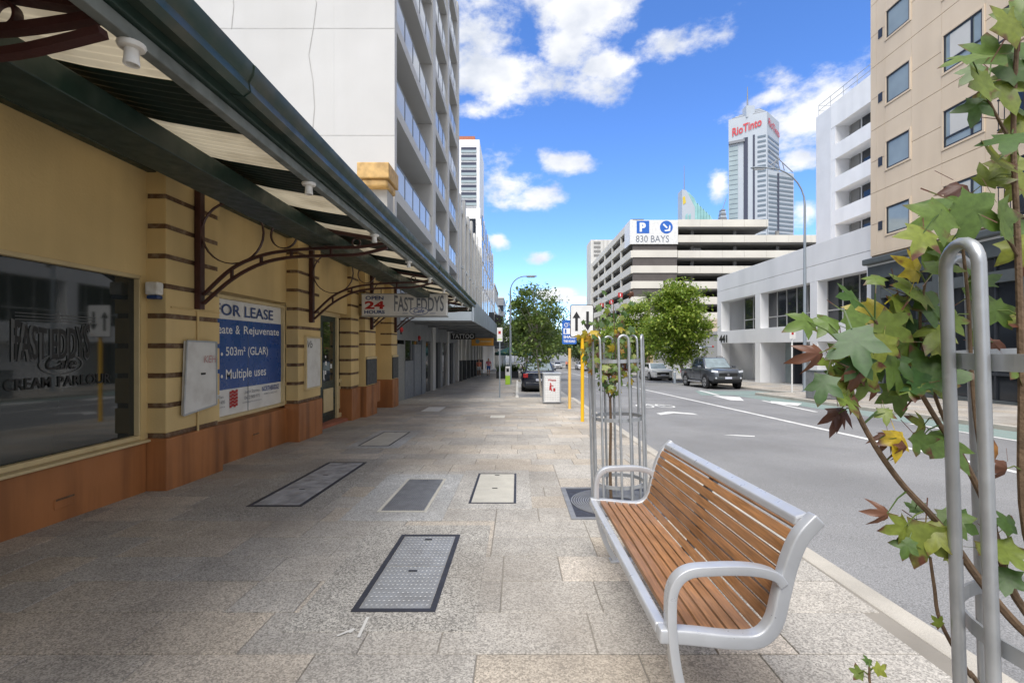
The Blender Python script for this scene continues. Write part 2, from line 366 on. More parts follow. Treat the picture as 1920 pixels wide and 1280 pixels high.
mat('bike_green', (0.21, 0.28, 0.26), 0.85, 0.15, 1.5, grain=0.2, gscale=90, dirt=(0.2, 0.21, 0.2), dscale=1.5, damt=0.7)
mat('rubber', (0.014, 0.014, 0.015), 0.75, 0.1, 20)
mat('alloy_rim', (0.48, 0.49, 0.5), 0.35, 0, metal=0.6)
mat('car_white', (0.78, 0.78, 0.78), 0.3, 0, coat=0.6)
mat('car_charcoal', (0.085, 0.095, 0.11), 0.28, 0, metal=0.45, coat=0.8)
mat('car_navy', (0.008, 0.012, 0.026), 0.22, 0, coat=0.8)
mat('car_black_trim', (0.012, 0.012, 0.013), 0.5, 0)
mat('car_glass', (0.02, 0.025, 0.03), 0.04, 0, spec=0.8)
mat('car_glass_pale', (0.20, 0.25, 0.27), 0.05, 0.2, 3, spec=0.8)
mat('chrome', (0.6, 0.6, 0.62), 0.15, 0, metal=0.9)
mat('lamp_red', (0.35, 0.012, 0.012), 0.25, 0)
mat('lamp_clear', (0.55, 0.58, 0.62), 0.12, 0)
mat('plate_white', (0.60, 0.62, 0.72), 0.5, 0)
mat('bark_grey', (0.30, 0.275, 0.235), 0.9, 0.25, 14, 0.4, 40)
mat('bark_brown', (0.135, 0.088, 0.052), 0.85, 0.25, 30, 0.4, 80)
mat('skin', (0.52, 0.30, 0.21), 0.6, 0); mat('hair', (0.06, 0.04, 0.025), 0.7, 0)
mat('shirt_orange', (0.85, 0.28, 0.18), 0.8, 0); mat('shirt_pink', (0.8, 0.22, 0.28), 0.8, 0)
mat('cloth_white', (0.7, 0.7, 0.7), 0.8, 0); mat('cloth_blue', (0.03, 0.12, 0.42), 0.8, 0); mat('cloth_dark', (0.02, 0.02, 0.025), 0.8, 0)
mat('canvas_green', (0.01, 0.06, 0.055), 0.8, 0.1, 2)
mat('orange_sign', (0.62, 0.28, 0.03), 0.5, 0.1, 3); mat('lime', (0.38, 0.62, 0.05), 0.5, 0)
mat('ochre_timber', (0.56, 0.36, 0.14), 0.7, 0.2, 5, dirt=(0.2, 0.12, 0.05), dscale=3, damt=0.5)
mat('brick_red', (0.36, 0.13, 0.075), 0.85, 0.15, 2)
mat('tank_steel', (0.5, 0.5, 0.5), 0.3, 0.2, 6, metal=0.8)
def leafmat(name, c1, c2, c3, brown=False):
    m = bpy.data.materials.new(name); m.use_nodes = True; N = m.node_tree.nodes; L = m.node_tree.links; b = N['Principled BSDF']
    geo = N.new('ShaderNodeNewGeometry'); oi = N.new('ShaderNodeObjectInfo')
    ad = N.new('ShaderNodeMath'); ad.operation = 'ADD'; L.new(oi.outputs['Random'], ad.inputs[0]); L.new(geo.outputs['Random Per Island'], ad.inputs[1])
    fr = N.new('ShaderNodeMath'); fr.operation = 'FRACT'; L.new(ad.outputs[0], fr.inputs[0])
    cr = N.new('ShaderNodeValToRGB'); L.new(fr.outputs[0], cr.inputs[0]); e = cr.color_ramp.elements
    e[0].color = (*c1, 1); e[1].color = (*c3, 1); e.new(0.55).color = (*c2, 1)
    cur = cr.outputs[0]
    if brown:
        tc = N.new('ShaderNodeTexCoord'); mp = N.new('ShaderNodeVectorMath'); mp.operation = 'LENGTH'
        sb = N.new('ShaderNodeVectorMath'); sb.operation = 'SUBTRACT'; L.new(tc.outputs['Object'], sb.inputs[0]); sb.inputs[1].default_value = (0, 0.45, 0); L.new(sb.outputs[0], mp.inputs[0])
        n = N.new('ShaderNodeTexNoise'); n.inputs['Scale'].default_value = 24; n.inputs['Detail'].default_value = 3; L.new(geo.outputs['Position'], n.inputs['Vector'])
        a = N.new('ShaderNodeMath'); a.operation = 'MULTIPLY_ADD'; L.new(n.outputs[0], a.inputs[0]); a.inputs[1].default_value = 1.3; L.new(mp.outputs['Value'], a.inputs[2])
        a2 = N.new('ShaderNodeMath'); a2.operation = 'MULTIPLY_ADD'; L.new(fr.outputs[0], a2.inputs[0]); a2.inputs[1].default_value = 0.22; L.new(a.outputs[0], a2.inputs[2])
        r = N.new('ShaderNodeMapRange'); L.new(a2.outputs[0], r.inputs[0]); r.inputs[1].default_value = 1.22; r.inputs[2].default_value = 1.42
        mx = N.new('ShaderNodeMix'); mx.data_type = 'RGBA'; L.new(r.outputs[0], mx.inputs['Factor']); L.new(cur, mx.inputs['A']); mx.inputs['B'].default_value = (0.12, 0.045, 0.025, 1); cur = mx.outputs['Result']
        # pale veins
        w_ = N.new('ShaderNodeTexNoise'); w_.inputs['Scale'].default_value = 90; L.new(geo.outputs['Position'], w_.inputs['Vector'])
        rr = N.new('ShaderNodeMapRange'); L.new(w_.outputs[0], rr.inputs[0]); rr.inputs[1].default_value = 0.3; rr.inputs[2].default_value = 0.7; rr.inputs[3].default_value = 0.85; rr.inputs[4].default_value = 1.15
        v = N.new('ShaderNodeVectorMath'); v.operation = 'SCALE'; L.new(cur, v.inputs[0]); L.new(rr.outputs[0], v.inputs['Scale']); cur = v.outputs[0]
    L.new(cur, b.inputs['Base Color']); b.inputs['Roughness'].default_value = 0.42
    t = N.new('ShaderNodeBsdfTranslucent'); L.new(cur, t.inputs[0]); ms = N.new('ShaderNodeMixShader'); ms.inputs[0].default_value = 0.35
    L.new(b.outputs[0], ms.inputs[1]); L.new(t.outputs[0], ms.inputs[2]); L.new(ms.outputs[0], N['Material Output'].inputs[0]); M[name] = m
leafmat('leaf_gum', (0.05, 0.115, 0.03), (0.12, 0.19, 0.035), (0.25, 0.28, 0.04), True)
leafmat('leaf_autumn', (0.34, 0.30, 0.03), (0.48, 0.34, 0.02), (0.35, 0.13, 0.03), True)
leafmat('leaf_dead', (0.14, 0.055, 0.03), (0.20, 0.09, 0.05), (0.11, 0.05, 0.04))
leafmat('leaf_plane', (0.08, 0.14, 0.03), (0.14, 0.21, 0.045), (0.22, 0.27, 0.07))
leafmat('leaf_maple', (0.14, 0.24, 0.03), (0.23, 0.33, 0.04), (0.36, 0.42, 0.07))
leafmat('leaf_dark', (0.045, 0.09, 0.025), (0.085, 0.14, 0.035), (0.13, 0.17, 0.05))
# ---------------------------------------------------------------- ground, road, footpaths
KX, RX = 2.28, 11.1          # kerb faces left and right of the carriageway
b = B(); ys = [-60, 150, 400, 6000]
for y0, y1 in zip(ys, ys[1:]):
    b.add([(-6000, y0, zg(y0) - 0.34), (6000, y0, zg(y0) - 0.34), (6000, y1, zg(y1) - 0.34), (-6000, y1, zg(y1) - 0.34)], [(0, 1, 2, 3)])
struct(b.build('ground', 'ground'))
b = B()
for y0, y1 in ((-40, 0), (0, 20), (20, 60), (60, 150), (150, 500)):
    b.add([(-0.3, y0, zg(y0) - 0.12), (13.4, y0, zg(y0) - 0.12), (13.4, y1, zg(y1) - 0.12), (-0.3, y1, zg(y1) - 0.12)], [(0, 1, 2, 3)])
road = struct(b.build('road', 'asphalt'))
def fp(name, rects, m='footpath_base', z0=-0.33, z1=-0.007):
    b = B()
    for (x0, x1, y0, y1) in rects: b.gbox(x0, x1, y0, y1, z0, z1)
    return struct(b.build(name, m))
foot = fp('footpath', [(-6, 2.12, -12, 19.6), (-6, -0.08, 19.6, 37), (-6, 2.12, 37, 60)])
fp('footpath', [(-6, 2.12, 60, 150)], 'footpath_far', -0.33, -0.002)
b = B()   # kerbs
b.gbox(2.12, KX, -12, 19.45, -0.33, 0.0); b.gbox(2.12, KX, 37, 150, -0.33, 0.0)
struct(b.build('kerb', 'concrete_kerb', bevel=0.02))
b = B().gbox(-0.08, 0.06, 19.6, 37, -0.33, 0.01); struct(b.build('kerb', 'white_kerb', bevel=0.02))
b = B().gbox(0.06, 2.28, 19.6, 37, -0.33, -0.09); struct(b.build('parking_bay', 'footpath_far'))
b = B().gbox(RX, RX + 0.18, -12, 22.6, -0.33, 0.0); b.gbox(RX + 0.18, 12.85, 22.42, 22.6, -0.33, 0); b.gbox(12.85, 13.0, 22.6, 64, -0.33, 0); b.gbox(RX, RX + 0.18, 64, 150, -0.33, 0)
struct(b.build('kerb', 'concrete_kerb', bevel=0.02))
RF = struct(B().gbox(RX + 0.18, 17.2, -12, 22.42, -0.33, -0.01).gbox(13.0, 19, 22.42, 64, -0.33, -0.01).gbox(RX + 0.18, 19, 64, 150, -0.33, -0.01).build('footpath', 'footpath_far'))
# far-side paving slabs in rows
rng = random.Random(3)
def paver_mesh(wd, dp, m='paver_stone', h=0.03):
    g = 0.0035; c = 0.003; x, y = wd / 2 - g, dp / 2 - g
    return B().loft([[(-x, -y, -h), (x, -y, -h), (x, y, -h), (-x, y, -h)], [(-x, -y, -c), (x, -y, -c), (x, y, -c), (-x, y, -c)],
                     [(-x + c, -y + c, 0), (x - c, -y + c, 0), (x - c, y - c, 0), (-x + c, y - c, 0)]]).mesh('paver', m)
PM = {k: paver_mesh(k, 0.4) for k in (0.4, 0.6, 0.8)}
tilt = -math.atan(S); rest = B(); n = 0
row = 0; y = -2.4
while y < 46:
    x = -5.9 + rng.choice((0, 0.1, 0.3, 0.4)); xe = 2.10 if not 19.4 < y < 37.2 else -0.09
    lim = 2.10 if y < 19.4 or y > 37.2 else -0.09
    while x < lim - 0.15:
        wd = rng.choice((0.4, 0.6, 0.6, 0.8)); 
        if x + wd > lim: wd = lim - x
        cx, cy = x + wd / 2, y + 0.2
        if 1.4 < y < 12.2 and x > -4.25 and wd in PM:
            o = bpy.data.objects.new('paver', PM[wd]); col.objects.link(o)
            o.location = (cx, cy, zg(cy) + rng.uniform(-0.0012, 0.0012)); o.rotation_euler = (tilt + rng.uniform(-.002, .002), rng.uniform(-.002, .002), rng.choice((0, math.pi)) if False else 0); adopt(o, foot); n += 1
        elif wd > 0.05:
            rest.gbox(x + 0.0035, x + wd - 0.0035, y + 0.0035, y + 0.3965, -0.03, rng.uniform(-0.001, 0.001))
        x += wd
    y += 0.4; row += 1
o = rest.build('paver_field', 'paver_stone', foot); o['kind'] = 'stuff'
rest = B(); y = 9.0
while y < 40:
    x = (RX + 0.19) if y < 22.0 else 13.01
    while x < 16.3: rest.gbox(x + 0.004, min(x + 0.6, 16.4) - 0.004, y + 0.004, y + 0.596, -0.03, rng.uniform(-0.001, 0.002)); x += 0.6
    y += 0.6
o = rest.build('paver_field', 'paver_stone', RF); o['kind'] = 'stuff'
# road markings
def mark(name, pts, m='road_white', h=0.004):
    b = B(); b.add([(x, y, zg(y) - 0.12 + h) for x, y in pts], [tuple(range(len(pts)))]); return b.build(name, m, road)
mark('lane_line', [(7.0, -10), (7.14, -10), (7.14, 60), (7.0, 60)])
mark('lane_line', [(7.0, 60), (7.12, 60), (7.12, 149), (7.0, 149)])
mark('edge_line', [(9.83, -10), (9.95, -10), (9.95, 12.2), (9.83, 12.2)])
mark('edge_line', [(9.2, 15), (9.34, 15), (9.9, 19.4), (9.76, 19.4)])
mark('bike_lane', [(9.98, -10), (11.09, -10), (11.09, 22.3), (9.98, 22.3)], 'bike_green')
mark('bike_lane', [(8.5, 22.32), (12.8, 22.7), (12.8, 25.6), (9.4, 25.6)], 'bike_green')
mark('taper_marking', [(8.6, 19.5), (9.0, 19.2), (9.75, 21.2), (8.9, 22.1)], h=0.008)
mark('taper_marking', [(9.85, 17.0), (10.6, 18.0), (10.0, 19.1), (9.5, 18.1)], h=0.009)
mark('taper_marking', [(9.2, 22.4), (9.4, 22.4), (9.9, 26), (9.7, 26)], h=0.01)
def arc_mark(cx, cy, r, t=0.06, name='bicycle_marking', ky=2.0, n=20):
    b = B()
    o_ = [(cx + r * math.cos(2 * math.pi * i / n), cy + ky * r * math.sin(2 * math.pi * i / n)) for i in range(n)]
    i_ = [(cx + (r - t) * math.cos(2 * math.pi * i / n), cy + ky * (r - t) * math.sin(2 * math.pi * i / n)) for i in range(n)]
    b.add([(x, y, zg(y) - 0.116) for x, y in o_ + i_], [(i, (i + 1) % n, n + (i + 1) % n, n + i) for i in range(n)])
    return b.build(name, 'road_white', road)
q = G(1228, 761, 0.12)
arc_mark(q.x - 0.36, q.y, 0.30); arc_mark(q.x + 0.36, q.y, 0.30)
for a, c in (((-0.36, 0), (-0.1, 0.75)), ((-0.1, 0.75), (0.25, 0.7)), ((0.25, 0.7), (0.36, 0)), ((-0.1, 0.75), (0.02, 0)), ((0.02, 0), (0.25, 0.7))):
    dx, dy = c[0] - a[0], c[1] - a[1]; ln = math.hypot(dx, dy); nx, ny = -dy / ln * 0.04, dx / ln * 0.04
    mark('bicycle_marking', [(q.x + a[0] + nx, q.y + a[1] + ny), (q.x + a[0] - nx, q.y + a[1] - ny), (q.x + c[0] - nx, q.y + c[1] - ny), (q.x + c[0] + nx, q.y + c[1] + ny)], h=0.006)
q = G(1272, 777, 0.12)
mark('chevron_marking', [(q.x - 0.55, q.y - .1), (q.x - 0.55, q.y + .35), (q.x, q.y + 0.85), (q.x, q.y + .4)]); mark('chevron_marking', [(q.x + 0.55, q.y - .1), (q.x, q.y + .4), (q.x, q.y + 0.85), (q.x + 0.55, q.y + .35)])
q = G(1388, 817, 0.12); mark('survey_mark', [(q.x - 0.3, q.y + .1), (q.x + .25, q.y - 0.12), (q.x + .3, q.y), (q.x - .1, q.y + .15)])

# ---------------------------------------------------------------- covers let into the footpath
def rect_px(l0, r0, yb, l1, r1, yt):
    a, c = G((l0 + r0) / 2, yb), G((l1 + r1) / 2, yt); y0, y1 = a.y, c.y
    x0 = ((l0 - VX) * y0 + (l1 - VX) * y1) / 2 / F; x1 = ((r0 - VX) * y0 + (r1 - VX) * y1) / 2 / F
    return x0, x1, y0, y1
def apron(x0, x1, y0, y1, m='granite_apron'): return B().gbox(x0, x1, y0, y1, -0.02, 0.0035).build('apron_slab', m, foot, bevel=0.002, seg=1)
def cover(name, label, r, frame_m, lid_m, fw, lids=1, style=None):
    x0, x1, y0, y1 = r
    t = thing(name, label, 'pit cover', (x0 / 2 + x1 / 2, y0, zg(y0)))
    b = B(); b.gbox(x0, x1, y0, y0 + fw, -0.02, 0.008).gbox(x0, x1, y1 - fw, y1, -0.02, 0.008).gbox(x0, x0 + fw, y0 + fw, y1 - fw, -0.02, 0.008).gbox(x1 - fw, x1, y0 + fw, y1 - fw, -0.02, 0.008)
    b.build('frame', frame_m, t)
    a0, a1, c0, c1 = x0 + fw, x1 - fw, y0 + fw, y1 - fw
    for k in range(lids):
        s0 = c0 + (c1 - c0) * k / lids; s1 = c0 + (c1 - c0) * (k + 1) / lids
        l = B().gbox(a0 + .004, a1 - .004, s0 + .004, s1 - .004, -0.02, 0.0055).build('lid', lid_m, t)
        b = B()
        if style == 'checker':
            yy = s0 + 0.02; r_ = 0
            while yy < s1 - 0.02:
                xx = a0 + 0.02 + (r_ % 2) * 0.015
                while xx < a1 - 0.02:
                    u = 0.011 if (r_ % 2) else 0.004; v = 0.015 - u; z = zg(yy) + 0.0056
                    b.add([(xx - u, yy - v, z), (xx, yy, z + .003), (xx + u, yy + v, z), (xx - v * .3, yy + u * .3, z), (xx + v * .3, yy - u * .3, z)], [(0, 4, 1), (4, 2, 1), (2, 3, 1), (3, 0, 1)]); xx += 0.03
                yy += 0.026; r_ += 1
            b.build('tread_pattern', lid_m, l)['kind'] = 'stuff'
        if style == 'ribs':
            xx = a0 + 0.012
            while xx < a1 - 0.01: b.gbox(xx, xx + 0.011, s0 + .01, s1 - .01, 0.0055, 0.013); xx += 0.021
            b.build('tread_ribs', lid_m, l)['kind'] = 'stuff'
        if style == 'panels':
            nx, ny = 3, 4
            for i in range(nx):
                for j in range(ny):
                    u0 = a0 + .012 + (a1 - a0 - .024) * i / nx; v0 = s0 + .012 + (s1 - s0 - .024) * j / ny
                    b.gbox(u0 + .006, u0 + (a1 - a0 - .024) / nx - .006, v0 + .008, v0 + (s1 - s0 - .024) / ny - .008, .0055, .009)
            b.build('raised_panels', lid_m, l)['kind'] = 'stuff'
        if style in ('slab', 'checker', 'panels', 'ribs'):
            z = zg(s0) ; B().gbox(a0 * .5 + a1 * .5 - .03, a0 * .5 + a1 * .5 + .03, s1 - .09, s1 - .075, .0095, .0125).build('lifting_slot', 'iron_frame', l)
    return t
r = rect_px(665, 825, 1148, 748, 857, 1003)
apron(r[0] - .30, r[1] + .24, r[2] - .2, r[3] + .24, 'granite_dark'); cover('pit_cover', 'long silver checker plate pit cover with dark frame in speckled granite apron', r, 'iron_frame', 'plate_steel', 0.035, 2, 'checker')
r = rect_px(470, 570, 950, 610, 685, 867)
apron(r[0] - .3, r[1] + .25, r[2] - .3, r[3] + .25, 'granite_dark'); cover('pit_cover', 'long grey panelled iron pit cover with thick black frame near the orange plinth', r, 'iron_frame', 'iron_pale', 0.04, 3, 'panels')
r = rect_px(715, 805, 960, 757, 833, 898)
r3 = rect_px(880, 968, 944, 896, 968, 888)
apron(r[0] - .28, (r[1] + r3[0]) / 2 - .002, r[2] - .25, r[3] + .25)
cover('pit_cover', 'ribbed dark steel pit cover with pale cream border', r, 'slab_cream', 'iron_cover', 0.03, 1, 'ribs')
apron((r[1] + r3[0]) / 2 + .002, r3[1] + .16, r3[2] - .18, r3[3] + .2)
cover('pit_cover', 'two-piece cream concrete pit lid with slate blue frame', r3, 'iron_frame', 'slab_cream', 0.025, 2, 'slab')
r = rect_px(680, 738, 836, 712, 762, 810); apron(r[0] - .15, r[1] + .2, r[2] - .2, r[3] + .25)
cover('pit_cover', 'plain pale concrete pit lid on the footpath off the green cafe door', r, 'iron_frame', 'slab_cream', 0.02, 1, 'slab')
r = rect_px(794, 826, 771, 800, 833, 763); cover('pit_cover', 'small white slab set in the footpath before the grey shop', r, 'slab_white', 'slab_white', 0.02, 1)
r = rect_px(918, 946, 783, 922, 946, 779); cover('pit_cover', 'faint whitish utility lid set in the open middle of the footpath', r, 'slab_white', 'slab_cream', 0.02, 1)
# white spray-paint survey strokes beside the checker plate cover
for (a, c) in (((690, 1157), (672, 1196)), ((632, 1193), (664, 1180)), ((664, 1180), (655, 1187))):
    p, q = G(*a), G(*c); d = (q - p).normalized(); n_ = Vector((-d.y, d.x, 0)) * 0.008
    B().add([p + n_ + Vector((0, 0, .006)), p - n_ + Vector((0, 0, .006)), q - n_ + Vector((0, 0, .006)), q + n_ + Vector((0, 0, .006))], [(0, 1, 2, 3)]).build('paint_stroke', 'slab_white', foot)

# ---------------------------------------------------------------- the cafe building with its bullnose awning
cafe = thing('cafe_building', 'mustard yellow rendered corner cafe with orange plinth and brown banded piers', 'building', (-4.17, 6, zg(6)))
XW = -4.17
def wall(name, x0, x1, y0, y1, z0, z1, m, **k): return B().box(x0, x1, y0, y1, E + z0, E + z1).build(name, m, cafe, **k)
def plinth(x0, x1, y0, y1, ztop, **k):
    b = B(); g0, g1 = zg(y0) - .1, zg(y1) - .1; zt = E + ztop
    b.hexa([(x0, y0, g0), (x1, y0, g0), (x1, y1, g1), (x0, y1, g1), (x0, y0, zt), (x1, y0, zt), (x1, y1, zt), (x0, y1, zt)]); return b.build('plinth', 'orange_plinth', cafe, bevel=0.012, **k)
wall('wall', -4.9, XW, -9, 16.62, 0.79, 4.1, 'yellow_render')
wall('wall', -4.9, XW, -9, 1.4, -1.06, 0.788, 'yellow_render'); wall('wall', -4.9, XW, 5.36, 6.45, -1.06, 0.788, 'yellow_render')
wall('wall', -4.9, XW, 8.72, 10.1, -1.06, 0.788, 'yellow_render')
wall('wall', -4.9, -4.45, 12.2, 16.62, -1.06, 0.788, 'yellow_render')
wall('parapet_cap', -4.95, -4.09, -9, 14.9, 4.102, 4.2, 'cream_trim')
wall('side_wall', -14, -4.902, 16.4, 16.6, -3, 4.0, 'yellow_render'); wall('roof', -14, -4.902, -9, 16.38, 3.7, 3.8, 'mid_grey')
plinth(-4.9, XW + .03, -9, 5.40, -1.062); plinth(-4.9, XW + .03, 6.3, 8.8, -1.10)
plinth(-4.9, XW + .03, 8.8, 10.1, -1.10); plinth(-4.9, -4.40, 12.3, 15.3, -1.10)
# end pillar with its ochre cap, above the roof line
wall('pillar', -4.72, -4.14, 15.4, 16.15, 4.202, 5.25, 'white_stain', bevel=.01); pc = wall('pillar_cap', -5.0, -4.0, 15.05, 16.3, 5.252, 5.75, 'ochre_timber', bevel=.03)
B().box(-4.9, -4.06, 15.12, 16.2, E + 5.0, E + 5.25).build('corbel', 'ochre_timber', pc, bevel=.08, seg=3)
def pier(y0, y1, xf, xb=XW - .02, zt=2.05, board=None):
    p = B().box(xb, xf - .018, y0 + .018, y1 - .018, E - 1.05, E + zt).build('pier', 'brown_groove', cafe)
    zs = [-1.0 + 0.337 * i for i in range(11)]
    for a, c in zip(zs, zs[1:]):
        if a > zt - .2: break
        B().box(xb + .002, xf, y0, y1, E + a + .028, E + min(c, zt) - .028).build('block', 'yellow_render', p, bevel=0.006, seg=1)
    plinth(xb + .003, xf + .03, y0 - .03, y1 + .03, -1.03); return p
pier(1.4, 2.4, -3.95); p1 = pier(5.44, 6.42, -3.95); p2 = pier(8.72, 9.71, -3.95); pier(11.85, 12.45, -4.07, -4.46)
def smooth_pier(y0, y1):
    p = B().box(-4.46, -3.95, y0, y1, E - 1.05, E + 2.05).build('pier', 'yellow_render', cafe, bevel=.01)
    for z in (1.4, 1.06, .72, .38, .04): B().box(-4.3, -3.946, y0 - .004, y1 + .004, E + z, E + z + .05).build('band', 'brown_groove', p)
    plinth(-4.44, -3.91, y0 - .03, y1 + .03, -1.03); return p
p3 = smooth_pier(12.57, 13.47); p4 = smooth_pier(15.2, 15.9)
for y0, y1, pp in ((12.6, 13.46, p3), (15.22, 15.89, p4)):
    B().box(-3.94, -3.905, y0, y1, E - 1.0, E - .33).build('slate_board', 'slate_panel', pp, bevel=.004); B().box(-3.945, -3.9, y0 - .01, y1 + .01, E - .328, E - .26).build('board_hood', 'cream_trim', pp, bevel=.02)
# big shop window
def window(y0, y1, z0, z1, x=-4.24, fw=.05, glass='shop_glass', fm='cream_trim', proud=.06):
    g = B().box(x - .02, x, y0 + fw, y1 - fw, E + z0 + fw, E + z1 - fw).build('window', glass, cafe)
    b = B(); X0, X1 = x - .03, x + proud
    b.box(X0, X1, y0, y1, E + z1 - fw, E + z1).box(X0, X1, y0, y1, E + z0, E + z0 + fw).box(X0, X1, y0, y0 + fw, E + z0 + fw, E + z1 - fw).box(X0, X1, y1 - fw, y1, E + z0 + fw, E + z1 - fw)
    b.build('frame', fm, g, bevel=.008); return g
win = window(2.42, 5.40, -1.03, .80)
B().box(-4.2, -4.1, 2.42, 5.42, E - 1.062, E - 1.032).build('sill', 'cream_trim', win, bevel=.008)
XG = -4.236
def on_glass(px, py): return W(px, py, XG)
up = (0, 0, 1); fw_ = (0, 1, 0)
a = on_glass(20, 690); c = on_glass(168, 668); zb = (a.z + c.z) / 2
text('FAST EDDYS', win, 'etched_grey', (XG - .0, a.y, E - .13), fw_, up, .30, width=c.y - a.y, bold=.03, depth=.003, arc=.25)
text('FAST EDDYS', win, 'etched_letters', (XG, a.y + .03, E - .115), fw_, up, .28, width=c.y - a.y - .03, bold=.012, depth=.006, arc=.25)
def ellipse(parent, m, o, r_, u, a_, b_, t=.01, n=28, dpt=.004, name='ellipse'):
    o = Vector(o); r_ = Vector(r_); u = Vector(u); nn = r_.cross(u) * dpt; bb = B()
    pts = [o + nn + r_ * (k * (a_ - s)) + u * (l * (b_ - s)) for s in (0, t) for k, l in ((math.cos(2 * math.pi * i / n), math.sin(2 * math.pi * i / n)) for i in range(n))]
    bb.add(pts, [(i, (i + 1) % n, n + (i + 1) % n, n + i) for i in range(n)]); return bb.build(name, m, parent)
cy_ = (a.y + c.y) / 2 + .08
ellipse(win, 'etched_grey', (XG, cy_, E - .16), fw_, up, .22, .1, .015); text('Cafe', win, 'etched_letters', (XG, cy_, E - .21), fw_, up, .12, align='CENTER', shear=.3, depth=.007, bold=.01)
a = on_glass(6, 726); c = on_glass(207, 700)
w0 = c.y - a.y; text('CREAM', win, 'etched_letters', (XG, a.y, E - .37), fw_, up, .10, width=w0 * .39, bold=.02, depth=.004); text('PARLOUR', win, 'etched_letters', (XG, a.y + w0 * .45, E - .37), fw_, up, .10, width=w0 * .55, bold=.02, depth=.004)
text('ICE', win, 'etched_letters', (XG, a.y - .08, E - .37), fw_, up, .10, align='RIGHT', bold=.02, depth=.004)
for k in range(3): B().box(XG, XG + .003, cy_ - .42, cy_ + .36, E + .23 + .028 * k, E + .238 + .028 * k).build('ruled_line', 'etched_grey', win)
# window papered with a lease board
lw = window(6.46, 8.72, -1.05, .74, glass='sign_white')
XL = -4.235
B().box(-4.238, -4.232, 6.52, 8.66, E - .62, E + .40).build('blue_field', 'lease_blue', lw)
def lt(s, y, z, size, m, **k): return text(s, lw, m, (XL + .004, y, E + z), fw_, up, size, **k)
lt('FOR LEASE', 6.76, .455, .17, 'navy_print', width=1.62, bold=.012)
lt('Create', 6.60, .19, .13, 'print_white', width=.58, bold=.008); lt('&', 7.26, .19, .13, 'print_white', bold=.008); lt('Rejuvenate', 7.48, .16, .16, 'print_white', width=1.1, bold=.008)
lt('•', 6.90, -.13, .05, 'print_white'); lt('503m² (GLAR)', 7.02, -.17, .17, 'print_white', width=1.18, bold=.008)
lt('•', 6.90, -.45, .05, 'print_white'); lt('Multiple uses', 7.02, -.52, .19, 'print_white', width=1.12, bold=.008)
lt('Bryce Tan', 6.62, -.75, .05, 'print_grey', width=.34); lt('0403 499 495', 6.62, -.82, .05, 'print_grey', width=.38); lt('ljhcommercial.com.au', 6.62, -.88, .03, 'print_grey', width=.38)
lt('Jason Stanley', 7.5, -.74, .065, 'print_grey', width=.44); lt('0412 900 971', 7.5, -.82, .055, 'print_grey', width=.44); lt('northbridgecommercial.com.au', 7.45, -.88, .03, 'print_grey', width=.55)
lt('NORTHBRIDGE', 8.02, -.74, .085, 'lease_blue', width=.56, bold=.01); lt('PROPERTY CONSULTANTS', 8.08, -.80, .028, 'print_grey', width=.44)
for i in range(4):
    for j in range(5): 
        y_ = 7.12 + .052 * i; z_ = -.90 + .05 * j + .015 * (i % 2); B().box(XL, XL + .005, y_, y_ + .045, E + z_, E + z_ + .042).build('logo_block', 'print_red', lw)
B().box(XL - .001, XL + .006, 7.60, 7.604, E - 1.0, E + .4).build('seam', 'print_grey', lw)
# alcove door
d0 = B().box(-4.5, -4.34, 10.08, 12.2, E + .70, E + .79).build('door_head', 'cream_trim', cafe)
dr = B().box(-4.40, -4.34, 10.62, 11.52, E - 1.69, E + .70).build('door', 'door_green', cafe)
B().box(-4.339, -4.333, 10.80, 11.36, E - .78, E + .58).build('pane', 'dark_window', dr); B().box(-4.339, -4.32, 10.80, 11.36, E - 1.48, E - .95).build('panel', 'cream_trim', dr, bevel=.01)
B().tube([(-4.29, 10.72, E - .72), (-4.29, 10.72, E - .52)], .014).build('handle', 'chrome', dr)
for y_, z_, s_ in ((10.9, -.42, .09), (10.88, -.62, .08), (10.9, -.25, .05), (11.2, -.5, .1)): B().box(-4.332, -4.330, y_, y_ + s_, E + z_, E + z_ + s_).build('sticker', 'print_white', dr)
dr2 = B().box(-4.40, -4.34, 9.72, 10.60, E - 1.69, E + .70).build('door', 'door_green', cafe)
B().box(-4.339, -4.333, 9.9, 10.42, E - .78, E + .58).build('pane', 'dark_window', dr2); B().box(-4.339, -4.32, 9.9, 10.42, E - 1.48, E - .95).build('panel', 'cream_trim', dr2, bevel=.01)
sl = B().box(-4.37, -4.35, 11.62, 12.05, E - 1.62, E + .70).build('sidelight', 'dark_window', cafe)
b = B().box(-4.36, -4.3, 11.54, 11.66, E - 1.7, E + .70).box(-4.36, -4.3, 11.98, 12.1, E - 1.7, E + .70).box(-4.36, -4.3, 11.66, 11.98, E - .86, E - .78).box(-4.36, -4.3, 11.66, 11.98, E - 1.7, E - 1.6); b.build('frame', 'cream_trim', sl, bevel=.006)
B().box(-4.345, -4.335, 11.72, 11.92, E - 1.5, E - .95).build('panel', 'cream_trim', sl)
B().gbox(-4.5, -4.14, 9.75, 12.0, -.05, .07).build('door_step', 'brick_red', cafe, bevel=.01)
# air vents let into the plinth
for y_ in (4.32, 7.55): 
    v = B().box(-4.145, -4.132, y_, y_ + .2, E - 1.46, E - 1.37).build('air_vent', 'orange_plinth', cafe, bevel=.004); B().box(-4.131, -4.128, y_ + .01, y_ + .19, E - 1.385, E - 1.367).build('vent_slot', 'brown_groove', v)
# brown meter cabinet between the piers
mc = B().box(-4.4, -4.12, 14.0, 14.55, E - 1.62, E - 1.02).build('meter_cabinet', 'orange_plinth', cafe, bevel=.01); B().box(-4.3, -4.24, 14.25, 14.3, zg(14) - .05, E - 1.62).build('leg', 'brown_groove', mc)
